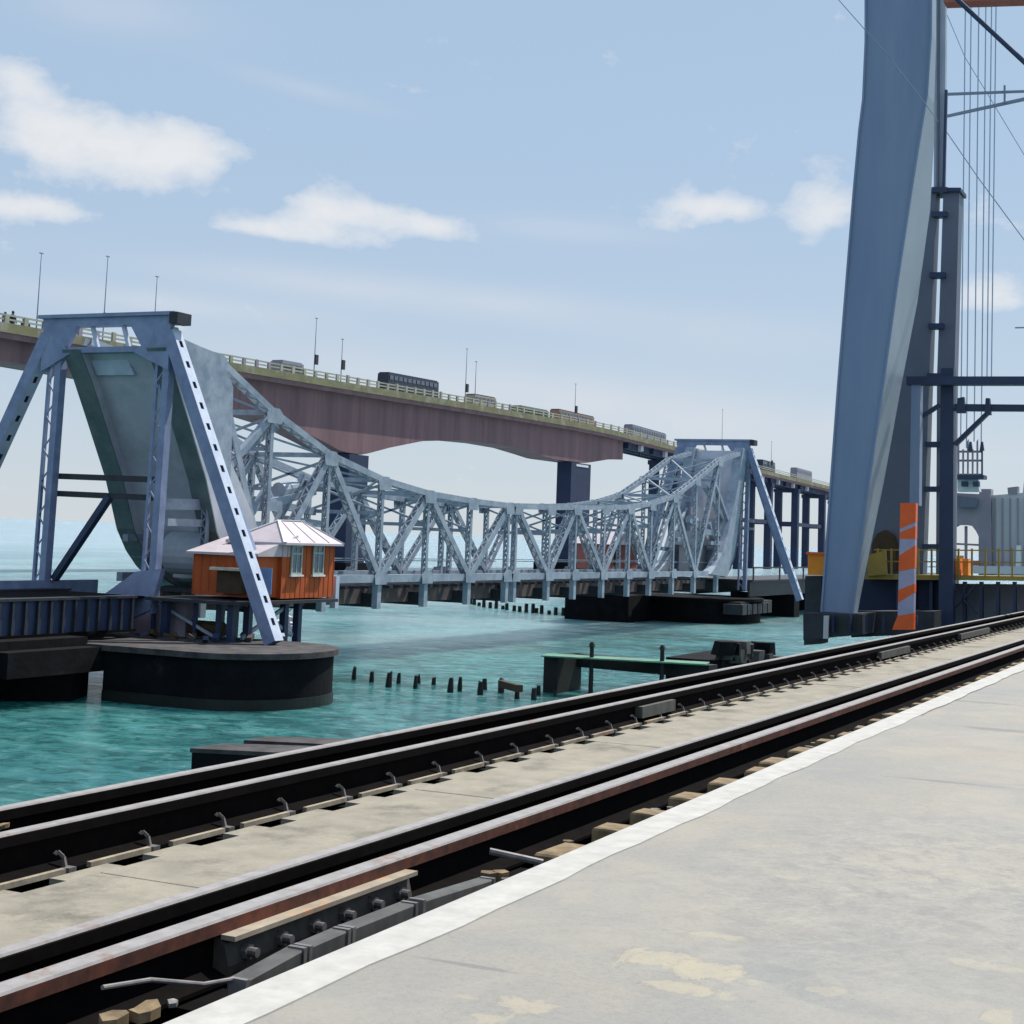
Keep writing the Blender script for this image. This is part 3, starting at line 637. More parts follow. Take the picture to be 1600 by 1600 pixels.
MB().box(52, 60, 50, 54, WZ-1, -4.76).build('rear_shaft', M_PIER, P1)
P2 = thing('bridge_pier', (145, 46, WZ), 'black round-nosed pier under the smaller distant portal', 'bridge pier')
stadium(137.5, 149.5, 42, 60, WZ-1, -3.95, round_far=True).build('pier_body', M_PIER, P2)
stadium(137.2, 149.8, 41.7, 60.3, -3.95, -3.7, round_far=True).build('coping', M_PIER, P2)
MB().box(131.5, 137.1, 50, 56, WZ-1, -3.6).build('pier_apron', M_PIER, P2)
for k in range(6): MB().box(138.3+k*1.6, 139.6+k*1.6, 41.8, 42.1 if 0 < k < 5 else 43.6, -5.0, -4.1).build('fender_board', M_DARK, P2)
pw = onY(524, 900, 39.2); pw2 = onY(523, 950, 39.2)
# under-house clutter on the near pier: posts, pipes and fallen iron
cl = thing('trestle_frame', (60, 41, -3.7), 'dark steel trestle holding up the orange control hut above the pier', 'trestle')
for x in (56.8, 58.0, 60.8, 61.9):
    for y in (39.4, 42.8): MB().beam((x, y, -3.72 if x < 58.3 else WZ-.5), (x, y, -2.02), .3, .3).build('trestle_post', M_MAST if x < 62 else M_TRUSS, cl)
for (a, b_) in [((57.6, 39.4, -3.6), (61.5, 39.4, -2.1)), ((61.5, 39.4, -3.6), (57.6, 39.4, -2.1))]:
    member('trestle_brace', a, b_, .12, .16, cl, M_TRUSS)
MB().box(57.4, 58.0, 42.2, 45.2, -3.7, -2.2).build('back_panel', M_GREYD, cl)
for y in (40.2, 41.4, 43.6): MB().beam((57.0, y, -3.7), (57.0, y, -2.16), .16, .16).build('trestle_post', M_MAST, cl)
member('trestle_brace', (57, 40.3, -3.6), (57, 43.4, -2.3), .1, .12, cl, M_TRUSS)
MB().cyl((57.6, 40.4, -3.3), (57.6, 42.0, -3.3), .35, 14).build('drum', M_BROWN, cl)
MB().box(56.3, 64.2, 38.7, 43.6, -2.16, -2.02).build('floor_frame', M_DARK, cl)
member('outer_post', (pw.x, 39.2, pw2.z), (pw.x, 39.2, pw.z), .3, .3, cl, M_RAKE, up=(1, 0, 0))
sc_ = thing('scrap_iron', (56, 38, -3.7), 'small heap of rusty and pale scrap pieces lying on the near pier top', 'scrap')
for k in range(16):
    x = random.uniform(54.4, 60); y = random.uniform(38.5, 43); s_ = random.uniform(.1, .28)
    MB().beam((x, y, -3.6), (x+random.uniform(-.5, .5), y+random.uniform(-.4, .4), -3.55+s_*.5), s_, s_*.8).build('scrap_piece', random.choice([M_GREYB, M_BROWN, M_MAST, M_PIERTOP]), sc_)
bo = thing('mooring_ramp', (63, 38, -4), 'pale sloping slipway plate with a rail beside the round pier nose', 'ramp')
A, B, D_, E_ = onZ(432, 990, -4.6), onZ(462, 992, -4.6), onZ(462, 966, -4.0), onZ(448, 960, -3.8)
MB().prism([A, B, D_, E_], (0, 0, -.12)).build('ramp_plate', M_GREYB, bo)
member('ramp_rail', A+Vector((0, 0, .6)), D_+Vector((0, 0, .9)), .12, .12, bo, M_WHITE)

# ------------------------------------------------------------------ control hut
hx0 = onX(437, 890, 61).x; H = thing('control_hut', (62, 41, -2), 'orange boarded control hut with a pale hipped roof and two windows beside the large portal', 'hut')
yh = 39.0
c1_ = onY(438, 932, yh); c2_ = onY(519, 932, yh); zt_ = onY(480, 848, yh).z; zb_ = onY(480, 934, yh).z
xa, xb = c1_.x, c2_.x; yb2 = yh+2.5
MB().box(xa, xb, yh, yb2, zb_, zt_).build('wall', M_OR, H)
# boards: battens along the two walls in view, each a piece of its own
k = 0; n_b = 11
for k in range(n_b+1):
    x = xa+(xb-xa)*k/n_b
    MB().box(x-.02, x+.02, yh-.018, yh-.003, zb_, zt_).build('batten', M_OR, H)
for k in range(1, 6):
    y = yh+(yb2-yh)*k/6
    MB().box(xa-.018, xa-.003, y-.02, y+.02, zb_, zt_).build('batten', M_OR, H)
rz = onY(455, 814, yh+1.25).z; ov = .32; cx_ = (xa+xb)/2
roof = MB(); e0, e1, e2, e3 = (xa-ov, yh-ov, zt_-.02), (xb+ov, yh-ov, zt_-.02), (xb+ov, yb2+ov, zt_-.02), (xa-ov, yb2+ov, zt_-.02)
r0, r1 = (onY(436, 812, yh+1.25).x, (yh+yb2)/2, rz), (onY(474, 812, yh+1.25).x, (yh+yb2)/2, rz)
roof.add([e0, e1, e2, e3, r0, r1] + [tuple(Vector(v)-Vector((0, 0, .1))) for v in (e0, e1, e2, e3)],
         [(0, 1, 5, 4), (1, 2, 5), (2, 3, 4, 5), (3, 0, 4), (0, 6, 7, 1), (1, 7, 8, 2), (2, 8, 9, 3), (3, 9, 6, 0), (9, 8, 7, 6)])
rf_ = roof.build('roof', M_ROOF, H)
for a, b_ in ((e0, r0), (e1, r1), (e2, r1), (e3, r0), (r0, r1)):
    MB().beam(Vector(a)+Vector((0, 0, .02)), Vector(b_)+Vector((0, 0, .02)), .16, .05).build('ridge_cap', M_WHITE, rf_)
for k in (2, 4, 6):
    t_ = k/8; a = Vector(e0).lerp(Vector(e1), t_); b_ = Vector(r0).lerp(Vector(r1), min(1, max(0, (t_-.2)/.6)))
    MB().beam(a.lerp(b_, .03)+Vector((0, 0, .02)), a.lerp(b_, .93)+Vector((0, 0, .02)), .05, .04).build('roof_seam', M_ROOF, rf_)
def window(px0_, px1_, py0, py1, root, y):
    A = onY(px0_, py1, y); B = onY(px1_, py0, y); f = MB()
    x0, x1, z0, z1 = A.x, B.x, A.z, B.z; w = .09
    f.box(x0, x0+w, y-.10, y-.037, z0, z1).box(x1-w, x1, y-.10, y-.037, z0, z1).box(x0+w, x1-w, y-.10, y-.037, z1-w, z1).box(x0+w, x1-w, y-.10, y-.037, z0, z0+w)
    f.box(x0+w, x1-w, y-.09, y-.04, z0+(z1-z0)*.68, z0+(z1-z0)*.74).box((x0+x1)/2-.025, (x0+x1)/2+.025, y-.085, y-.045, z0+w, z1-w)
    o = f.build('window', M_WFR, root)
    MB().box(x0+w, x1-w, y-.06, y-.05, z0+w, z1-w).build('pane', M_GLASS, o)
    MB().box(x0-.08, x1+.08, y-.16, y-.037, z0-.08, z0-.005).build('sill', M_WHITE, o)
window(452, 471, 852, 898, H, yh); window(486, 505, 851, 898, H, yh)
# lean-to annex with its own roof, door and dark box
An = thing('lean_to_shed', (58.5, 41.5, -2), 'lower orange lean-to shed left of the hut, seen behind the raking leg', 'shed')
ax0 = onX(300, 930, 58.2); ax1 = onX(437, 930, 58.2)
zs = onX(330, 866, 58.2).z; zbs = onX(330, 930, 58.2).z
MB().box(58.2, 60.6, ax1.y+1.2, ax0.y, zbs, zs).build('wall', M_OR, An)
for k in range(9):
    y = ax1.y+1.2+(ax0.y-ax1.y-1.2)*k/8; MB().box(58.182, 58.197, y-.02, y+.02, zbs, zs).build('batten', M_OR, An)
MB().hexa([(57.9, ax1.y+1.0, zs), (61.0, ax1.y+1.0, zs), (61.0, ax0.y+.25, zs), (57.9, ax0.y+.25, zs), (57.9, ax1.y+1.0, zs+.12), (61.0, ax1.y+1.0, zs+.95), (61.0, ax0.y+.25, zs+.8), (57.9, ax0.y+.25, zs+.1)]).build('roof', M_ROOF, An)
A, B = onX(403, 928, 58.1), onX(425, 888, 58.1)
MB().box(58.10, 58.15, B.y, A.y, A.z, B.z).build('door', M_DOORB, An)
A, B = onX(338, 926, 57.7), onX(378, 893, 57.7)
MB().box(57.7, 58.15, B.y, A.y, A.z, B.z).build('side_box', M_BROWN, An)
MB().box(57.3, 58.15, B.y-.35, A.y+.15, B.z+.02, B.z+.14).build('awning', M_CREAM, An)
# distant red hut by the second portal
H2 = thing('red_hut', (128, 50, -2), 'small dark red hut glimpsed through the far truss', 'hut')
A, B = onY(952, 890, YF+2), onY(996, 852, YF+2)
MB().box(A.x, B.x, YF+2, YF+5, A.z, B.z).build('wall', M_RED, H2)
MB().prism([(A.x-.4, YF+1.6, B.z), (B.x+.4, YF+1.6, B.z), ((A.x+B.x)/2, YF+1.6, B.z+1.6)], (0, 3.8, 0)).build('roof', M_ROOF, H2)
MB().box(A.x+1.0, A.x+1.9, YF+1.95, YF+1.997, A.z+.4, A.z+1.8).build('door', M_BROWN, H2)

# ------------------------------------------------------------------ timber piles in the channel
pile_px = [(551, 1062, 20), (580, 1066, 18), (605, 1074, 24), (622, 1068, 16), (648, 1076, 20), (656, 1068, 14), (678, 1070, 12), (702, 1082, 22), (718, 1080, 22),
           (751, 1086, 22), (758, 1078, 18), (782, 1083, 22), (809, 1092, 16), (835, 1094, 18), (841, 1086, 16), (866, 1088, 10)]
words = ['thin upright', 'short', 'tall narrow', 'small', 'leaning', 'stubby', 'very short', 'thick', 'tall thick', 'leaning pointed', 'stout', 'beam-capped left', 'beam-capped right', 'pointed', 'blunt', 'low']
marks = ['nearest the big pier', 'second from the big pier', 'third from the big pier', 'fourth from the big pier', 'fifth from the big pier', 'just behind the leaning fifth one', 'standing alone mid-row', 'left of a close pair', 'right of a close pair',
         'before the capped pair', 'behind the leaning one before the capped pair', 'in the capped pair', 'in the capped pair', 'after the capped pair', 'behind the pointed one after the capped pair', 'last, beside the green-topped fender']
for i, (px, py, hh) in enumerate(pile_px):
    b_ = onZ(px, py, WZ); Zd = (b_-CAMP).dot(FW); h = hh*Zd/FPX; r = random.uniform(.09, .15)*(1.25 if hh > 20 else 1)
    lx, ly = random.uniform(-.16, .16), random.uniform(-.14, .14)
    mb = MB(); n = 9; ring = []
    for j in range(5):
        f = j/4; z = WZ-1+(h+1)*f; rr = r*(1.12-.25*f)*(1 if j < 4 else .8)
        for q_ in range(n): 
            a = q_*2*math.pi/n; ring.append((b_.x+lx*f*h+rr*math.cos(a)*random.uniform(.85, 1.12), b_.y+ly*f*h+rr*math.sin(a)*random.uniform(.85, 1.12), z+(random.uniform(-.12, .05) if j == 4 else 0)))
    fs = [(j*n+q_, j*n+(q_+1) % n, (j+1)*n+(q_+1) % n, (j+1)*n+q_) for j in range(4) for q_ in range(n)] + [tuple(range(4*n, 5*n))]
    o = mb.add(ring, fs).build('timber_pile', M_WOODP)
    tag(o, f'{words[i]} black timber pile {marks[i]}', 'pile', 'row of broken timber piles in the channel')
A, B = onZ(783, 1068, -5.35), onZ(812, 1076, -5.35)
o = MB().beam(A, B, .3, .3).build('pile_cap_beam', M_BROWN); tag(o, 'short brown beam lying across two of the black timber piles', 'beam')
fp_ = [(735, 944), (741, 945), (748, 947), (756, 949), (766, 950), (775, 951), (786, 952), (792, 953), (803, 955), (812, 956), (822, 957), (833, 958), (838, 958), (846, 959), (858, 960), (868, 961), (880, 962), (892, 963), (902, 963)]
for i, (px, py) in enumerate(fp_):
    b_ = onZ(px, py, WZ); o = MB().cyl((b_.x, b_.y, WZ-.5), (b_.x+random.uniform(-.1, .1), b_.y, WZ+random.uniform(.35, .9)), .22, 7, .17).build('timber_pile', M_WOODP)
    ords = ['first', 'second', 'third', 'fourth', 'fifth', 'sixth', 'seventh', 'eighth', 'ninth', 'tenth', 'eleventh', 'twelfth', 'thirteenth', 'fourteenth', 'fifteenth', 'sixteenth', 'seventeenth', 'eighteenth', 'nineteenth']
    tag(o, f'tiny dark pile stump, {ords[i]} from the left in the distant row below the truss', 'pile', 'distant row of pile stumps')

# fender frame with the green top
fe = thing('fender_frame', (75, 33, WZ), 'black timber fender with a bright green top, rising beyond the rails', 'fender')
YFn = 26.0
A = onZ(870, 1084, WZ); X0f = A.x; 
def fz(px, py, X): return onX(px, py, X)
a0 = onY(872, 1026, A.y); a1 = onY(908, 1080, A.y)
Xa, Xb = a0.x, onY(908, 1060, A.y).x
topz = a0.z
MB().box(Xa, Xb, A.y, A.y+.7, WZ-1, topz).build('end_block', M_WOODP, fe)
e_ = onZ(1128, 1040, topz); 
d_ = (Vector((e_.x, e_.y, topz))-Vector((Xa, A.y, topz)))
MB().beam((Xb+.02, A.y+.4, topz-.3), (e_.x, e_.y+.4, topz-.3), .8, .6).build('top_beam', M_WOODP, fe)
MB().beam((Xa-.1, A.y+.65, topz+.04), (e_.x, e_.y+.65, topz+.04), 1.5, .06).build('green_top', M_GREEN, fe)
for (px, py0, py1) in ((925, 1010, 1076), (1035, 1015, 1062)):
    t_ = (px-872)/(1128-872); X_ = Xa+(e_.x-Xa)*t_; Y_ = A.y+(e_.y-A.y)*t_-.12
    p_ = onY(px, py0, Y_)
    MB().cyl((p_.x, Y_, WZ-.5), (p_.x, Y_, p_.z), .12, 8, .1).build('fender_post', M_WOODP, fe)
    MB().cyl((p_.x, Y_, p_.z), (p_.x, Y_, p_.z+.2), .17, 8, .08).build('post_cap', M_WOODP, fe)
# dark stone heap and pale tank to the right of it
rk = thing('rubble_heap', (70, 22, WZ), 'dark rubble heap with pale broken edges just beyond the far rail', 'rubble')
for k in range(26):
    px = random.uniform(1134, 1212); p_ = onY(px, 1000+random.uniform(0, 26)+max(0, (px-1170)*.1), 24); s_ = random.uniform(.3, .75)
    n = 6; MB().prism([(p_.x+s_*math.cos(a*1.05)*random.uniform(.7, 1.2), p_.y+s_*math.sin(a*1.05)*random.uniform(.7, 1.2), p_.z) for a in range(n)], (random.uniform(-.2, .2), random.uniform(-.2, .2), -s_*.9)).build('rubble_block', random.choice([M_PIER, M_PIER, M_PIERTOP, M_WOODP]), rk)
p_ = onY(1132, 1004, 24); q_ = onY(1206, 1030, 24); MB().box(p_.x, q_.x, 24.1, 27, WZ-1, p_.z-.9).build('rubble_base', M_PIER, rk)
# pier cap ends showing beyond the far rail at lower left
for (pa, pb, lab) in (((300, 1176), (420, 1176), 'left dark pile cap with a pale top, in the water just beyond the far rail'), ((384, 1163), (480, 1163), 'right dark pile cap with a pale top, behind the left one beyond the far rail')):
    z_ = -3.2; A = onZ(*pa, z_); B = onZ(*pb, z_); o_ = thing('pile_cap', (A.x, A.y, WZ), lab, 'pile cap', 'pile caps beyond the far rail')
    MB().prism([(A.x, A.y, z_), (B.x, A.y-(B.x-A.x)*.05, z_), (B.x+1.2, A.y-2.2, z_), (A.x+.8, A.y-2.2, z_)], (0, 0, -1.1)).build('cap_body', M_PIER, o_)
    MB().prism([(A.x-.03, A.y+.03, z_+.004), (B.x, A.y+.02-(B.x-A.x)*.05, z_+.004), (B.x+1.2, A.y-2.2, z_+.004), (A.x+.8, A.y-2.2, z_+.004)], (0, 0, .08)).build('cap_top', M_PIERTOP, o_)
    MB().box(A.x+.5, B.x-.2, A.y-1.9, A.y-.5, WZ-1, z_-1.1).build('cap_pile', M_PIER, o_)

# ------------------------------------------------------------------ road bridge
YR_ = 140.0; WB = 9.0
RB = thing('road_bridge', (250, YR_, WZ), 'long mauve-brown haunched road bridge crossing the sky behind the old railway span', 'bridge')
deck = [(x_, z_-1.0) for x_, z_ in [(100, 25.2), (149, 26.0), (188, 26.45), (212, 26.75), (235, 27.05), (258, 27.4), (277, 27.7), (304, 28.05), (331, 28.35), (355, 28.3), (400, 27.4), (459, 26.0), (560, 24.4), (700, 21.5)]]
def dz(x):
    for (a, b_), (c_, d_) in zip(deck, deck[1:]):
        if a <= x <= c_: return b_+(d_-b_)*(x-a)/(c_-a)
    return deck[-1][1]
und_ = [(100, 20.6), (149, 20.4), (156, 20.5), (180, 20.3), (200, 19.3), (218, 17.6), (228, 15.6), (233.5, 14.4), (240.5, 14.3), (250, 16.2), (262, 18.2), (277, 19.4), (292, 19.8), (305, 19.7), (316, 19.0), (323, 18.5), (341, 18.6), (356, 20.4), (366, 20.9)]
mb = MB(); 
def uz(x):
    for (a, b_), (c_, d_) in zip(und_, und_[1:]):
        if a <= x <= c_: return b_+(d_-b_)*(x-a)/(c_-a)
    return 20.9
xs = [100+k*2.5 for k in range(107)]
panels = [i for i in range(0, 107, 5)]
for a, b_ in zip(panels, panels[1:]+[106]):
    if a == b_: continue
    mb = MB(); sub = xs[a:b_+1]; n = len(sub)
    ol = [(x, YR_+1.4, uz(x)) for x in sub] + [(x, YR_+1.4, dz(x)-1.9) for x in reversed(sub)]
    ol = [(x+(.02 if i in (0, 2*n-1) else (-.02 if i in (n-1, n) else 0)), y, z) for i, (x, y, z) in enumerate(ol)]
    mb.prism(ol, (0, WB-2.8, 0)).build('girder_segment', M_GIRD, RB)
# deck slab, dark soffit line, parapet and posts
for (ya, yb, z0, z1, m, nm) in ((YR_, YR_+WB, -1.9, -1.15, M_GIRD, 'deck_slab'), (YR_-.15, YR_+.25, -1.2, -.0, M_DECKY, 'parapet'), (YR_+WB-.25, YR_+WB+.15, -1.2, 0.0, M_DECKY, 'parapet')):
    mb = MB()
    for (x0, z_0), (x1, z_1) in zip(deck, deck[1:]):
        mb.hexa([(x0, ya, z_0+z0), (x1, ya, z_1+z0), (x1, yb, z_1+z0), (x0, yb, z_0+z0), (x0, ya, z_0+z1), (x1, ya, z_1+z1), (x1, yb, z_1+z1), (x0, yb, z_0+z1)])
    mb.build(nm, m, RB)
x = 130
while x < 470:
    MB().box(x-.35, x+.35, YR_-.1, YR_+.2, dz(x), dz(x)+1.05+random.uniform(-.1, .25)).build('parapet_post', M_RAILC if random.random() < .8 else M_GREYD, RB); x += 3.4 if x < 300 else 5
for zz in (.45, .98):
    mb = MB()
    for (x0, z_0), (x1, z_1) in zip(deck, deck[1:]): mb.beam((x0, YR_+.05, z_0+zz), (x1, YR_+.05, z_1+zz), .14, .22)
    mb.build('hand_rail', M_RAILC, RB)
# approach spans: separate ribs under a thin deck
for yy in (YR_+1.6, YR_+4.5, YR_+7.4):
    mb = MB(); x0 = 366
    while x0 < 690:
        mb.beam((x0+.3, yy, dz(x0)-2.7), (x0+17.7, yy, dz(x0+18)-2.7), .7, 1.5); x0 += 18
    mb.build('approach_rib', M_NAVY, RB)
for k in range(20):
    x = 366+k*9.0
    MB().box(x, x+1.6, YR_+.4, YR_+1.6, dz(x)-3.3, dz(x)-1.95).build('bracket', M_GREYB if k % 2 else M_NAVY, RB)
def pier(x, ht, w, yb):
    p = thing('pier', (x, YR_+WB/2, WZ), 'x', 'x'); del p['label']; del p['category']; p.parent = RB; p.location = Vector((x, YR_+WB/2, WZ))-RB.location
    MB().prism([(x-w/2, YR_+1, WZ-1), (x+w/2, YR_+1, WZ-1), (x+w/2, YR_+yb, WZ-1), (x-w/2, YR_+yb, WZ-1)], (0, 0, ht-WZ+1)).build('pier_shaft', M_NAVY, p)
    MB().box(x-w/2-1.2, x+w/2+1.2, YR_, YR_+WB, WZ-1, WZ+1.6).build('pile_cap', M_PIER, p)
pier(238.6, 14.2, 6.5, 4.5); pier(338, 18.4, 11.5, 4.5)
MB().box(335, 342, YR_+.9, YR_+.997, 17.6, 18.1).build('bearing_ledge', M_WHITE, RB)
pier(128, 20.4, 6, 4.5)
for k, xx in enumerate([404, 436, 462, 494, 526, 562, 600]):
    for yy in (YR_+1.6, YR_+WB-1.6):
        MB().box(xx-1.1, xx+1.1, yy-1.1, yy+1.1, WZ-1, dz(xx)-4.6).build('trestle_column', M_NAVY, RB)
    MB().box(xx-1.4, xx+1.4, YR_+.2, YR_+WB-.2, dz(xx)-4.6, dz(xx)-3.4).build('cross_head', M_NAVY, RB)
    MB().box(xx-1.0, xx+1.0, YR_+2.7, YR_+WB-2.7, 8, 9.6).build('tie_beam', M_NAVY, RB)
for a, b_ in ((404, 436), (462, 494), (526, 562)):
    MB().box(a+1.1, b_-1.1, YR_+1.2, YR_+2.2, 8.2, 9.4).build('tie_beam', M_NAVY, RB)
# lamp posts on the bridge
lp = [(59, 395, 480), (163, 400, 488), (242, 432, 492), (491, 497, 572), (533, 530, 580), (727, 545, 616), (742, 565, 622), (898, 600, 650), (1205, 690, 722), (1128, 640, 690)]
whr = ['above the left edge', 'above the big portal', 'right of the big portal', 'over the middle of the left haunch', 'just right of the haunch one', 'left of the small lorry', 'directly above the small lorry', 'by the second bus', 'over the thin approach spans', 'above the distant portal']
for (px, yt_, yb_), w_ in zip(lp, whr):
    b_ = onY(px, yb_, YR_+.6); t_ = onY(px, yt_, YR_+.6); z0 = dz(b_.x)-.3
    o_ = thing('lamp_post', (b_.x, YR_+.6, z0), f'thin lamp post standing on the road bridge {w_}', 'lamp post', 'lamp posts on the road bridge')
    MB().cyl((b_.x, YR_+.6, z0), (b_.x, YR_+.6, t_.z), .10, 6, .045).build('pole', M_WIRE, o_)
    MB().box(b_.x-.3, b_.x+.3, YR_+.5, YR_+.7, t_.z, t_.z+.12).build('lamp_head', M_WIRE, o_)
    if px in (163, 491, 533, 727, 898, 1205):
        MB().box(b_.x-.42, b_.x+.42, YR_+.1, YR_+.42, z0+2.4, z0+4.0).build('sign_box', M_DARK, o_)
M_V1 = mat('cream_lorry_paint', (.42, .36, .26), (.3, .26, .2), 2, .4); M_V2 = mat('dusty_rust_bus_paint', (.36, .20, .13), (.26, .15, .1), 2, .4); M_V3 = mat('dull_green_car_paint', (.17, .21, .12), (.12, .15, .09), 2, .35)
# vehicles on the bridge
def vehicle(name, px0_, px1_, ytop, m, label, cat, lane=4.0, cab=None, roofm=None):
    y = YR_+lane; A = onY(px0_, ytop, y); B = onY(px1_, ytop, y); xm = (A.x+B.x)/2; zr = dz(xm)-1.15; L = abs(B.x-A.x)/2
    d = onY((px0_+px1_)/2, ytop, y).z
    o_ = thing(name, (xm, y, zr), label, cat, 'vehicles on the road bridge')
    pz = lambda dx: (dz(xm+dx)-dz(xm))
    body = MB().hexa([(xm-L, y-1.2, zr+.5+pz(-L)), (xm+L, y-1.2, zr+.5+pz(L)), (xm+L, y+1.2, zr+.5+pz(L)), (xm-L, y+1.2, zr+.5+pz(-L)), (xm-L+.2, y-1.15, d-.15), (xm+L-.1, y-1.15, d-.15+pz(L)-pz(-L)), (xm+L-.1, y+1.15, d-.15+pz(L)-pz(-L)), (xm-L+.2, y+1.15, d-.15)])
    bo_ = body.build('body', m, o_)
    MB().beam((xm-L+.4, y, d-.05), (xm+L-.4, y, d-.05+pz(L)-pz(-L)), 2.0, .22).build('roof', roofm or m, o_)
    nw = max(2, int(L*2/1.7))
    for k in range(nw):
        x = xm-L+.5+(2*L-1)*k/nw; zz = d-1.25+(pz(L)-pz(-L))*k/nw
        MB().box(x, x+(2*L-1)/nw*.78, y-1.26, y-1.2, zz, zz+.75).build('window', M_GLASS, o_)
    for s_ in (-.65, .6):
        for yy in (y-1.15, y+.9): MB().cyl((xm+s_*L, yy, zr+.5+pz(s_*L)), (xm+s_*L, yy+.25, zr+.5+pz(s_*L)), .5, 14).build('wheel', M_BLACK, o_)
vehicle('bus', 598, 678, 590, M_BUSD, 'long dark bus on the road bridge above the left haunch', 'bus')
vehicle('lorry', 734, 768, 619, M_V1, 'small cream lorry with a dark roof over the middle of the arch', 'lorry', roofm=M_DARK)
vehicle('bus', 866, 922, 645, M_V2, 'rust-coloured bus with a dark roof above the second bridge pier', 'bus', roofm=M_DARK)
vehicle('lorry', 981, 1035, 669, M_BUSL, 'grey lorry nearest the distant portal on the road bridge', 'lorry', roofm=M_BUSD)
vehicle('car', 1240, 1264, 733, M_BUSL, 'small grey car on the far end of the road bridge by the tower', 'car')
vehicle('car', 431, 466, 566, M_BUSL, 'low grey car behind the parapet over the left haunch', 'car', lane=1.9)
vehicle('car', 806, 850, 638, M_V3, 'dull green car behind the parapet right of the small lorry', 'car', lane=1.9)
vehicle('car', 1186, 1206, 720, M_BUSD, 'tiny dark car on the road bridge just right of the distant portal', 'car', lane=2.2)
# people at the parapet, upper left
def person(px, py, h, label):
    b_ = onY(px, py, YR_+1.2); x, y = b_.x, YR_+1.2; z = dz(x)-1.15
    o_ = thing('person', (x, y, z), label, 'person', 'people at the bridge parapet')
    prof = [(0, .13), (.45, .14), (.85, .19), (1.1, .17), (1.35, .23), (1.48, .15), (1.53, .07), (1.58, .09), (1.66, .115), (1.74, .09), (1.78, .02)]
    s_ = h/1.78*1.0; n = 10; vs = []; 
    for zz, r in prof:
        for k in range(n): a = k*2*math.pi/n; vs.append((x+r*1.15*s_*math.cos(a), y+r*.75*s_*math.sin(a), z+zz*s_))
    fs = [(j*n+k, j*n+(k+1) % n, (j+1)*n+(k+1) % n, (j+1)*n+k) for j in range(len(prof)-1) for k in range(n)]
    MB().add(vs, fs).build('body', M_CLOTH, o_)
    for sg in (-1, 1): MB().cyl((x+sg*.27*s_, y, z+1.4*s_), (x+sg*.34*s_, y-.1, z+.85*s_), .06*s_, 7, .045*s_).build('arm', M_CLOTH, o_)
for px, h, w_ in ((8, 2.7, 'leftmost dark figure'), (20, 3.0, 'tallest dark figure'), (37, 2.3, 'stooping dark figure'), (44, 2.2, 'rightmost dark figure')):
    person(px, 495, h, f'{w_} leaning over the road bridge parapet at upper left')

# ------------------------------------------------------------------ lift bridge tower at right
XT = 33.0
TW = thing('lift_tower', (XT, 8, -.5), 'tall bent blue steel leg of the new lift bridge tower', 'tower leg')
lv = [(-60, 1353, 1456, 1462), (60, 1353, 1455, 1462), (152, 1349, 1449, 1459), (200, 1343, 1441, 1459), (300, 1334, 1425, 1453), (450, 1322, 1402, 1433), (600, 1310, 1381, 1406), (750, 1299, 1359, 1380), (860, 1291, 1345, 1358), (930, 1286, 1336, 1344), (957, 1284, 1333, 1339)]
rows = []
for (py, xl, xr, xs_) in lv:
    a = onX(xl, py, XT); b_ = onX(xr, py, XT); z = (a.z+b_.z)/2
    c_ = onY(xs_, py, b_.y); rows.append((a.y, b_.y, z, max(.35, c_.x-XT)))
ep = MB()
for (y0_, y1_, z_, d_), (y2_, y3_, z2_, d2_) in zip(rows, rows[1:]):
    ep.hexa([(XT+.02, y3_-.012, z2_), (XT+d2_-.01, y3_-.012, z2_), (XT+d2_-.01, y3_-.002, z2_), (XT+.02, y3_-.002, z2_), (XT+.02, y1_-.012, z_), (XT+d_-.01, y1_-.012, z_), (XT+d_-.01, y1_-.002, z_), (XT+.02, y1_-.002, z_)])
ep.build('sunlit_side', M_LEGSUN, TW)  # thin overlay carrying the sunlit tone of the leg's track side
mb = MB()
for (ya, yb, z, d) in rows: mb.v += [Vector((XT, ya, z)), Vector((XT, yb, z)), Vector((XT+d, yb, z)), Vector((XT+d, ya, z))]
for k in range(len(rows)-1):
    o4 = k*4
    for j in range(4): mb.f.append((o4+j, o4+(j+1) % 4, o4+4+(j+1) % 4, o4+4+j))
mb.f += [(0, 1, 2, 3), tuple(range(len(rows)*4-4, len(rows)*4))]
mb.build('leg_box', M_LT, TW)
# thin edge flanges and splice plates
for idx, off in ((0, .0), (1, .0)):
    f = MB()
    for r0_, r1_ in zip(rows, rows[1:]):
        f.beam((XT-.02, r0_[idx], r0_[2]), (XT-.02, r1_[idx], r1_[2]), .04, .05, up=(1, 0, 0))
    f.build('edge_flange', M_LT, TW)
for py in ():
    zr_ = onX(1380, py, XT).z
    for r0_, r1_ in zip(rows, rows[1:]):
        if r1_[2] <= zr_ <= r0_[2]:
            t_ = (zr_-r0_[2])/(r1_[2]-r0_[2]); ya = r0_[0]+(r1_[0]-r0_[0])*t_; yb = r0_[1]+(r1_[1]-r0_[1])*t_
            MB().box(XT-.006, XT-.001, yb+.06, ya-.06, zr_-.01, zr_+.01).build('splice_seam', M_LTG, TW)
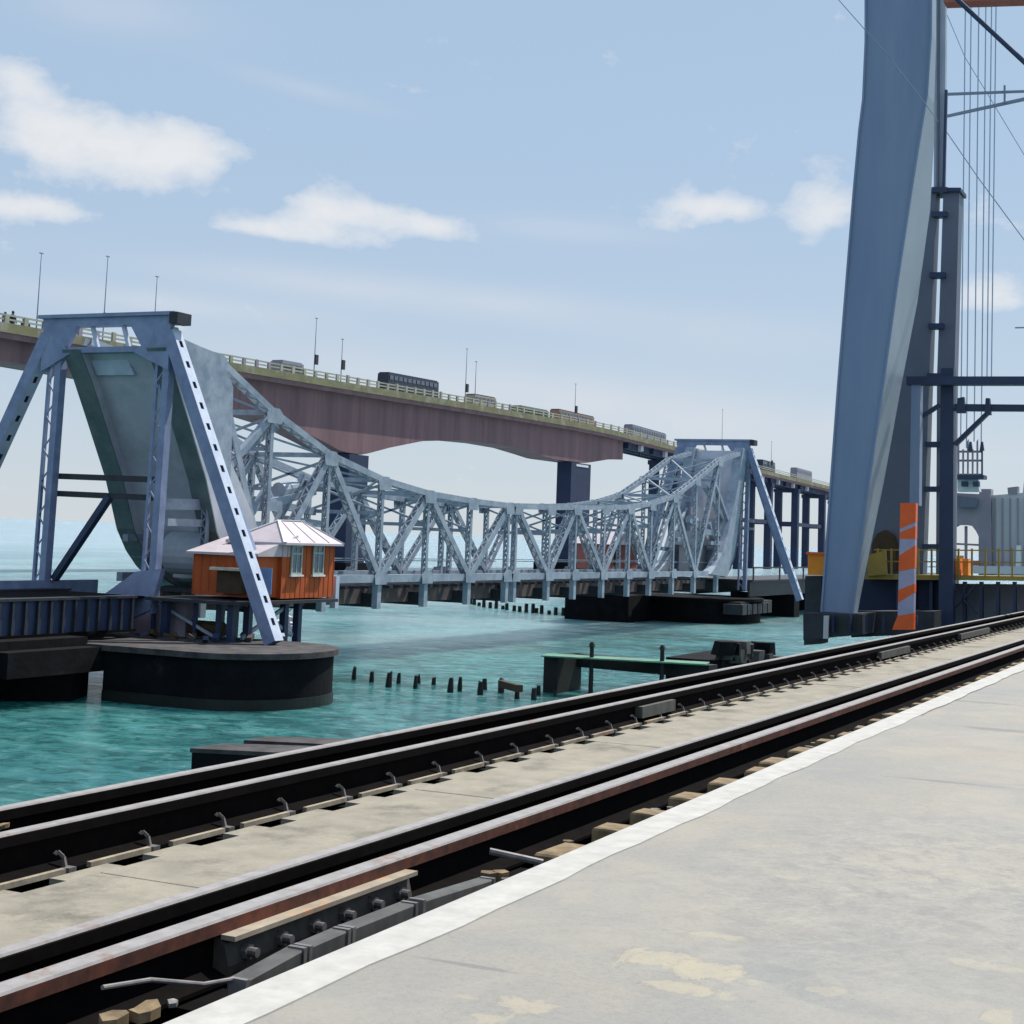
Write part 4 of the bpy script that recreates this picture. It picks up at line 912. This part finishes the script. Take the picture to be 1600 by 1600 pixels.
# rear guide column: two dark plates with battens and a light slot
GC = thing('guide_column', (37, 7, -.5), 'dark grey riveted guide column behind the blue tower leg, with light slots', 'column')
XG = 37.0
def gq(name, pts, m, dx=.5, x=XG, root=GC):
    P_ = [onX(a, b_, x) for a, b_ in pts]; return MB().prism(P_, (dx, 0, 0)).build(name, m, root)
gq('left_plate', [(1442, 297), (1463, 297), (1452, 590), (1440, 960), (1335, 960), (1352, 820), (1390, 600), (1425, 400)], M_LTG)
gq('right_plate', [(1474, 297), (1499, 297), (1491, 590), (1488, 962), (1462, 962), (1464, 590)], M_LTG)
for py in (292, 330, 425, 505, 583, 690, 760, 850):
    xx = 1462-(py-297)*.028; gq('batten', [(xx-6, py), (xx+18, py), (xx+18, py+8), (xx-6, py+8)], M_MAST, .3, XG-.15)
gq('cap_plate', [(1450, 293), (1501, 293), (1501, 299), (1450, 299)], M_MAST, .8, XG-.12)
gq('guide_pipe', [(1460, -60), (1478, -60), (1476, 297), (1459, 297)], M_LTP, .2, XG+.1)
gq('guide_rod', [(1476, 140), (1480, 140), (1476, 296), (1472, 296)], M_MAST, .1, XG-.05)
gq('guide_rod', [(1465, -60), (1468, -60), (1466, 296), (1463, 296)], M_LTG, .1, XG-.02)
gq('arch_hood', [(1362, 892), (1362, 850), (1370, 834), (1382, 828), (1394, 836), (1399, 850), (1399, 892)], M_BROWN, .3, XG-.35)
# footing of the tower
FT = thing('tower_footing', (34, 8, -1), 'dark steel grillage footing under the blue tower leg', 'footing')
for (pts, x, m, dx) in [([(1340, 905), (1470, 905), (1470, 985), (1330, 990)], 35.6, M_NAVY, .5), ([(1255, 958), (1345, 960), (1345, 992), (1255, 1000)], 32.2, M_DARK, 1.6), ([(1330, 955), (1460, 955), (1460, 990), (1330, 996)], 33.6, M_DARK, .8),
                        ([(1258, 900), (1283, 900), (1283, 1006), (1256, 1008)], 33.4, M_DARK, .6), ([(1287, 962), (1295, 962), (1294, 998), (1286, 998)], 32.1, M_GREYB, .06)]:
    gq('footing_beam', pts, m, dx, x, FT)
for k in range(6): gq('stiffener', [(1300+k*26, 962), (1303+k*26, 962), (1303+k*26, 988), (1300+k*26, 988)], M_NAVY, .1, 32.05, FT)
A = onX(1262, 898, 33.3); B = onX(1288, 864, 33.3)
sb = thing('signal_box', (33.3, A.y, A.z), 'bright amber box with a red rim beside the foot of the blue leg', 'box')
MB().box(33.3, 33.9, B.y, A.y, A.z, B.z-.04).build('box_body', M_YORG, sb)
MB().box(33.25, 33.95, B.y-.03, A.y+.03, B.z-.04, B.z+.01).build('box_rim', M_OR2, sb)
# electrification mast with its booms
p0 = onZ(1479, 985, -.5); XM = p0.x
MS = thing('overhead_mast', (XM, p0.y, -.5), 'navy steel mast with two horizontal booms reaching right across the tracks', 'mast')
def mq(name, pts, m=M_MAST, dx=.16, x=None, root=None): return gq(name, pts, m, dx, XM if x is None else x, root or MS)
mq('mast_column', [(1470, 575), (1490, 575), (1489, 985), (1466, 985)], dx=.3)
mq('upper_boom', [(1416, 588), (1700, 588), (1700, 601), (1416, 601)], dx=.3, x=XM-.35)
mq('lower_boom', [(1491, 631), (1700, 633), (1700, 643), (1491, 642)])
mq('strut', [(1489, 692), (1494, 697), (1548, 644), (1540, 643)])
mq('strut', [(1425, 656), (1431, 660), (1470, 634), (1466, 630)])
mq('clamp', [(1540, 622), (1546, 622), (1548, 648), (1538, 648)], x=XM-.08)
mq('clamp', [(1496, 622), (1506, 620), (1508, 645), (1494, 645)], x=XM-.08)
mq('side_column', [(1424, 601), (1438, 601), (1436, 790), (1421, 790)], M_LT, .3, XM-.3)
# upper cantilever arms
p1 = onX(1478, 180, XM+3)
CA = thing('catenary_arm', (p1.x, p1.y, p1.z), 'pair of thin converging arms beside the top of the tower at right', 'bracket arm')
mq('top_tube', [(1447, 146), (1700, 137), (1700, 140), (1447, 150)], M_WIRE, .06, XM+3, CA)
mq('bottom_tube', [(1475, 180), (1600, 152), (1700, 137), (1700, 141), (1600, 157), (1475, 184)], M_WIRE, .06, XM+3, CA)
mq('hanger', [(1568, 133), (1571, 133), (1571, 161), (1568, 161)], M_WIRE, .05, XM+2.95, CA)
BR = onX(1502, 5, 30); bb = MB().cyl(onX(1490, -6, 30), onX(1700, 190, 30), .045, 10).build('sloping_brace', M_MAST); tag(bb, 'dark sloping rod crossing the top right corner', 'rod')
rb_ = MB().prism([onX(1474, -30, 31), onX(1474, 3, 31), onX(1600, -1, 31), onX(1760, -6, 31), onX(1760, -30, 31)], (.4, 0, 0)).build('red_beam', M_RED); tag(rb_, 'brick red beam just showing along the top right edge', 'beam')
# wires
def wire(pts, X_, lab, r=.012, cat='wire', nm='overhead_wire', m=M_WIRE):
    mb = MB(); P_ = [onX(a, b_, X_) for a, b_ in pts]
    for a, b_ in zip(P_, P_[1:]): mb.cyl(a, b_, r, 6)
    tag(mb.build(nm, m), lab, cat)
wire([(1300, -12), (1390, 90), (1448, 165), (1466, 190)], 31.5, 'fine wire slanting in front of the blue leg from the top', r=.009)
wire([(1468, 190), (1530, 280), (1610, 388)], 40, 'fine wire slanting down right below the arms', r=.012)
wire([(1470, 0), (1508, 90), (1545, 150), (1620, 275)], 41, 'fine wire slanting behind the arms at upper right', r=.009)
wire([(1586, 512), (1640, 511)], 41, 'short dark wire end at the right edge', r=.02)
for i, (px, py, lab) in enumerate([(1505, 690, 'leftmost'), (1514, 700, 'second from left'), (1526, 690, 'third from left'), (1537, 700, 'fourth from left'), (1546, 600, 'fifth from left'), (1553, 600, 'rightmost')]):
    mb = MB().cyl(onX(px+4, -40, 96), onX(px-4, py, 96), .035, 6); tag(mb.build('lift_rope', M_ROPE), f'pale vertical lift rope hanging at right, {lab} of the six', 'rope', 'hanging lift ropes')
# striped marker post
pp = onZ(1415, 984, -.35); XS = pp.x
SPp = thing('marker_post', (XS, pp.y, -.35), 'orange and pale striped marker post standing beside the far rail', 'post')
def sx_(py, s_): 
    t_ = (py-785)/(984-785); l_, r_ = 1407+(1402-1407)*t_, 1431+(1427-1431)*t_
    if t_ > .93: l_ -= 8*(t_-.93)/.07
    return l_ if s_ < 0 else r_
core = [onX(sx_(y, -1), y, XS) for y in (786, 880, 970, 984)] + [onX(sx_(y, 1), y, XS) for y in (984, 970, 880, 786)]
MB().prism(core, (.18, 0, 0)).build('post_core', M_LIL, SPp)
bands = [(786, 786, 826, 816), (832, 822, 842, 842), (868, 852, 893, 888), (922, 912, 942, 926), (962, 958, 984, 984)]
for (l0, r0_, l1, r1_) in bands:
    P_ = [onX(sx_(l0, -1)-.2, l0, XS-.004), onX(sx_(r0_, 1)+.2, r0_, XS-.004), onX(sx_(r1_, 1)+.2, r1_, XS-.004), onX(sx_(l1, -1)-.2, l1, XS-.004)]
    MB().prism(P_, (.19, 0, 0)).build('orange_band', M_OR2, SPp)
# side deck beyond the tower with yellow hand rails
XD = 35.2
DK = thing('access_deck', (XD, 18, -.2), 'narrow steel deck with yellow hand rails crossing behind the striped post', 'walkway')
gq('deck_edge', [(1352, 897), (1720, 902), (1720, 909), (1352, 905)], M_YEL, 1.2, XD, DK)
gq('top_rail', [(1365, 858), (1720, 860), (1720, 862), (1365, 860)], M_YEL, .03, XD+.02, DK)
gq('mid_rail', [(1365, 876), (1720, 879), (1720, 881), (1365, 878)], M_YEL, .03, XD+.02, DK)
for k in range(15): gq('rail_post', [(1370+k*21, 857), (1373+k*21, 857), (1373+k*21, 901), (1370+k*21, 901)], M_YEL, .03, XD-.02, DK)
gq('amber_panel', [(1354, 868), (1382, 860), (1384, 898), (1356, 900)], M_YEL, .2, XD-.1, DK)
for k in range(2): gq('amber_panel', [(1491+k*13, 873), (1500+k*13, 873), (1500+k*13, 899), (1491+k*13, 899)], M_YORG, .3, XD+.1, DK)
for k in range(9): gq('deck_leg', [(1400+k*26, 909), (1405+k*26, 909), (1405+k*26, 975), (1400+k*26, 975)], M_MAST, .2, XD+.2, DK)
for a, b_ in ((1483, 1525), (1525, 1483)): gq('cross_brace', [(a-1, 912), (a+2, 912), (b_+2, 960), (b_-1, 960)], M_MAST, .1, XD+.1, DK)
gq('skirt_panel', [(1492, 912), (1720, 914), (1720, 990), (1440, 990)], M_GREYD, .1, XD+1, DK)
gq('lamp_window', [(1452, 943), (1467, 944), (1467, 952), (1452, 952)], M_WHITE, .05, XD+.9, DK)
# far tower base: concrete building with an arched opening
XB = 96.0
BL = thing('tower_base_building', (XB, 25, -1), 'grey concrete base of the distant lift tower, pierced by an arched opening', 'building')
gq('arch_wall', [(1488, 770), (1530, 772), (1530, 764), (1548, 764), (1550, 900), (1529, 900), (1529, 838), (1525, 830), (1519, 822), (1509, 820), (1496, 820), (1489, 824), (1486, 900), (1476, 900), (1476, 770)], M_GREYD, 1.0, XB, BL)
gq('side_wall', [(1550, 774), (1598, 770), (1600, 752), (1720, 750), (1720, 900), (1550, 900)], M_GREYB, 1.0, XB+.3, BL)
for k in range(12): gq('rib', [(1553+k*12, 778), (1555+k*12, 778), (1555+k*12, 898), (1553+k*12, 898)], M_GREYD, .1, XB+.15, BL)
gq('roof_vent', [(1574, 762), (1590, 760), (1590, 772), (1575, 772)], M_GREYD, .8, XB+.2, BL)
gq('window_bar', [(1507, 822), (1511, 822), (1511, 880), (1507, 880)], M_GREYD, .2, XB+.4, BL)
gq('window_bar', [(1488, 848), (1529, 850), (1529, 853), (1488, 851)], M_GREYD, .2, XB+.35, BL)
gq('orange_skirting', [(1490, 868), (1505, 868), (1505, 896), (1490, 896)], M_YORG, .2, XB-.6, BL)
gq('red_plinth', [(1505, 876), (1530, 876), (1530, 884), (1505, 884)], M_RED, .2, XB-.5, BL)
gq('white_plinth', [(1504, 884), (1600, 885), (1600, 897), (1504, 896)], M_GREYB, .2, XB-.5, BL)
gq('corner_block', [(1495, 775), (1526, 778), (1526, 793), (1495, 792)], M_LTG, .5, XB-.6, BL)
gq('white_post', [(1588, 852), (1595, 852), (1595, 885), (1587, 885)], M_WHITE, .3, XB-.4, BL)
# lifting cage above it
LC = thing('rope_cage', (XB-4, 25, 6), 'spiked pinkish-grey lattice cage hanging above the arched building', 'cage')
for k in range(6): gq('cage_bar', [(1496+k*7.4, 702 if k % 2 else 690), (1498.4+k*7.4, 702 if k % 2 else 686), (1498.4+k*7.4, 748), (1496+k*7.4, 748)], M_MAST if k == 5 else M_GREYD, .15, XB-4, LC)
for py in (704, 718, 740): gq('cage_ring', [(1494, py), (1535, py), (1535, py+3), (1494, py+3)], M_GREYD, .2, XB-3.9, LC)
gq('cage_floor', [(1490, 742), (1537, 742), (1537, 748), (1490, 748)], M_MAST, 1.2, XB-4.1, LC)
for a in (1502, 1520): gq('counter_block', [(a, 752), (a+9, 752), (a+9, 760), (a, 760)], M_MAST, .5, XB-4, LC)
gq('light_housing', [(1496, 748), (1528, 748), (1530, 768), (1496, 768)], M_WHITE, .8, XB-3.2, LC)
for a, b_ in ((1516, 690), (1534, 690)): gq('rope_socket', [(a-1.5, b_), (a+1.5, b_), (a+3.5, b_+14), (a-3.5, b_+14)], M_MAST, .2, XB-4.15, LC)
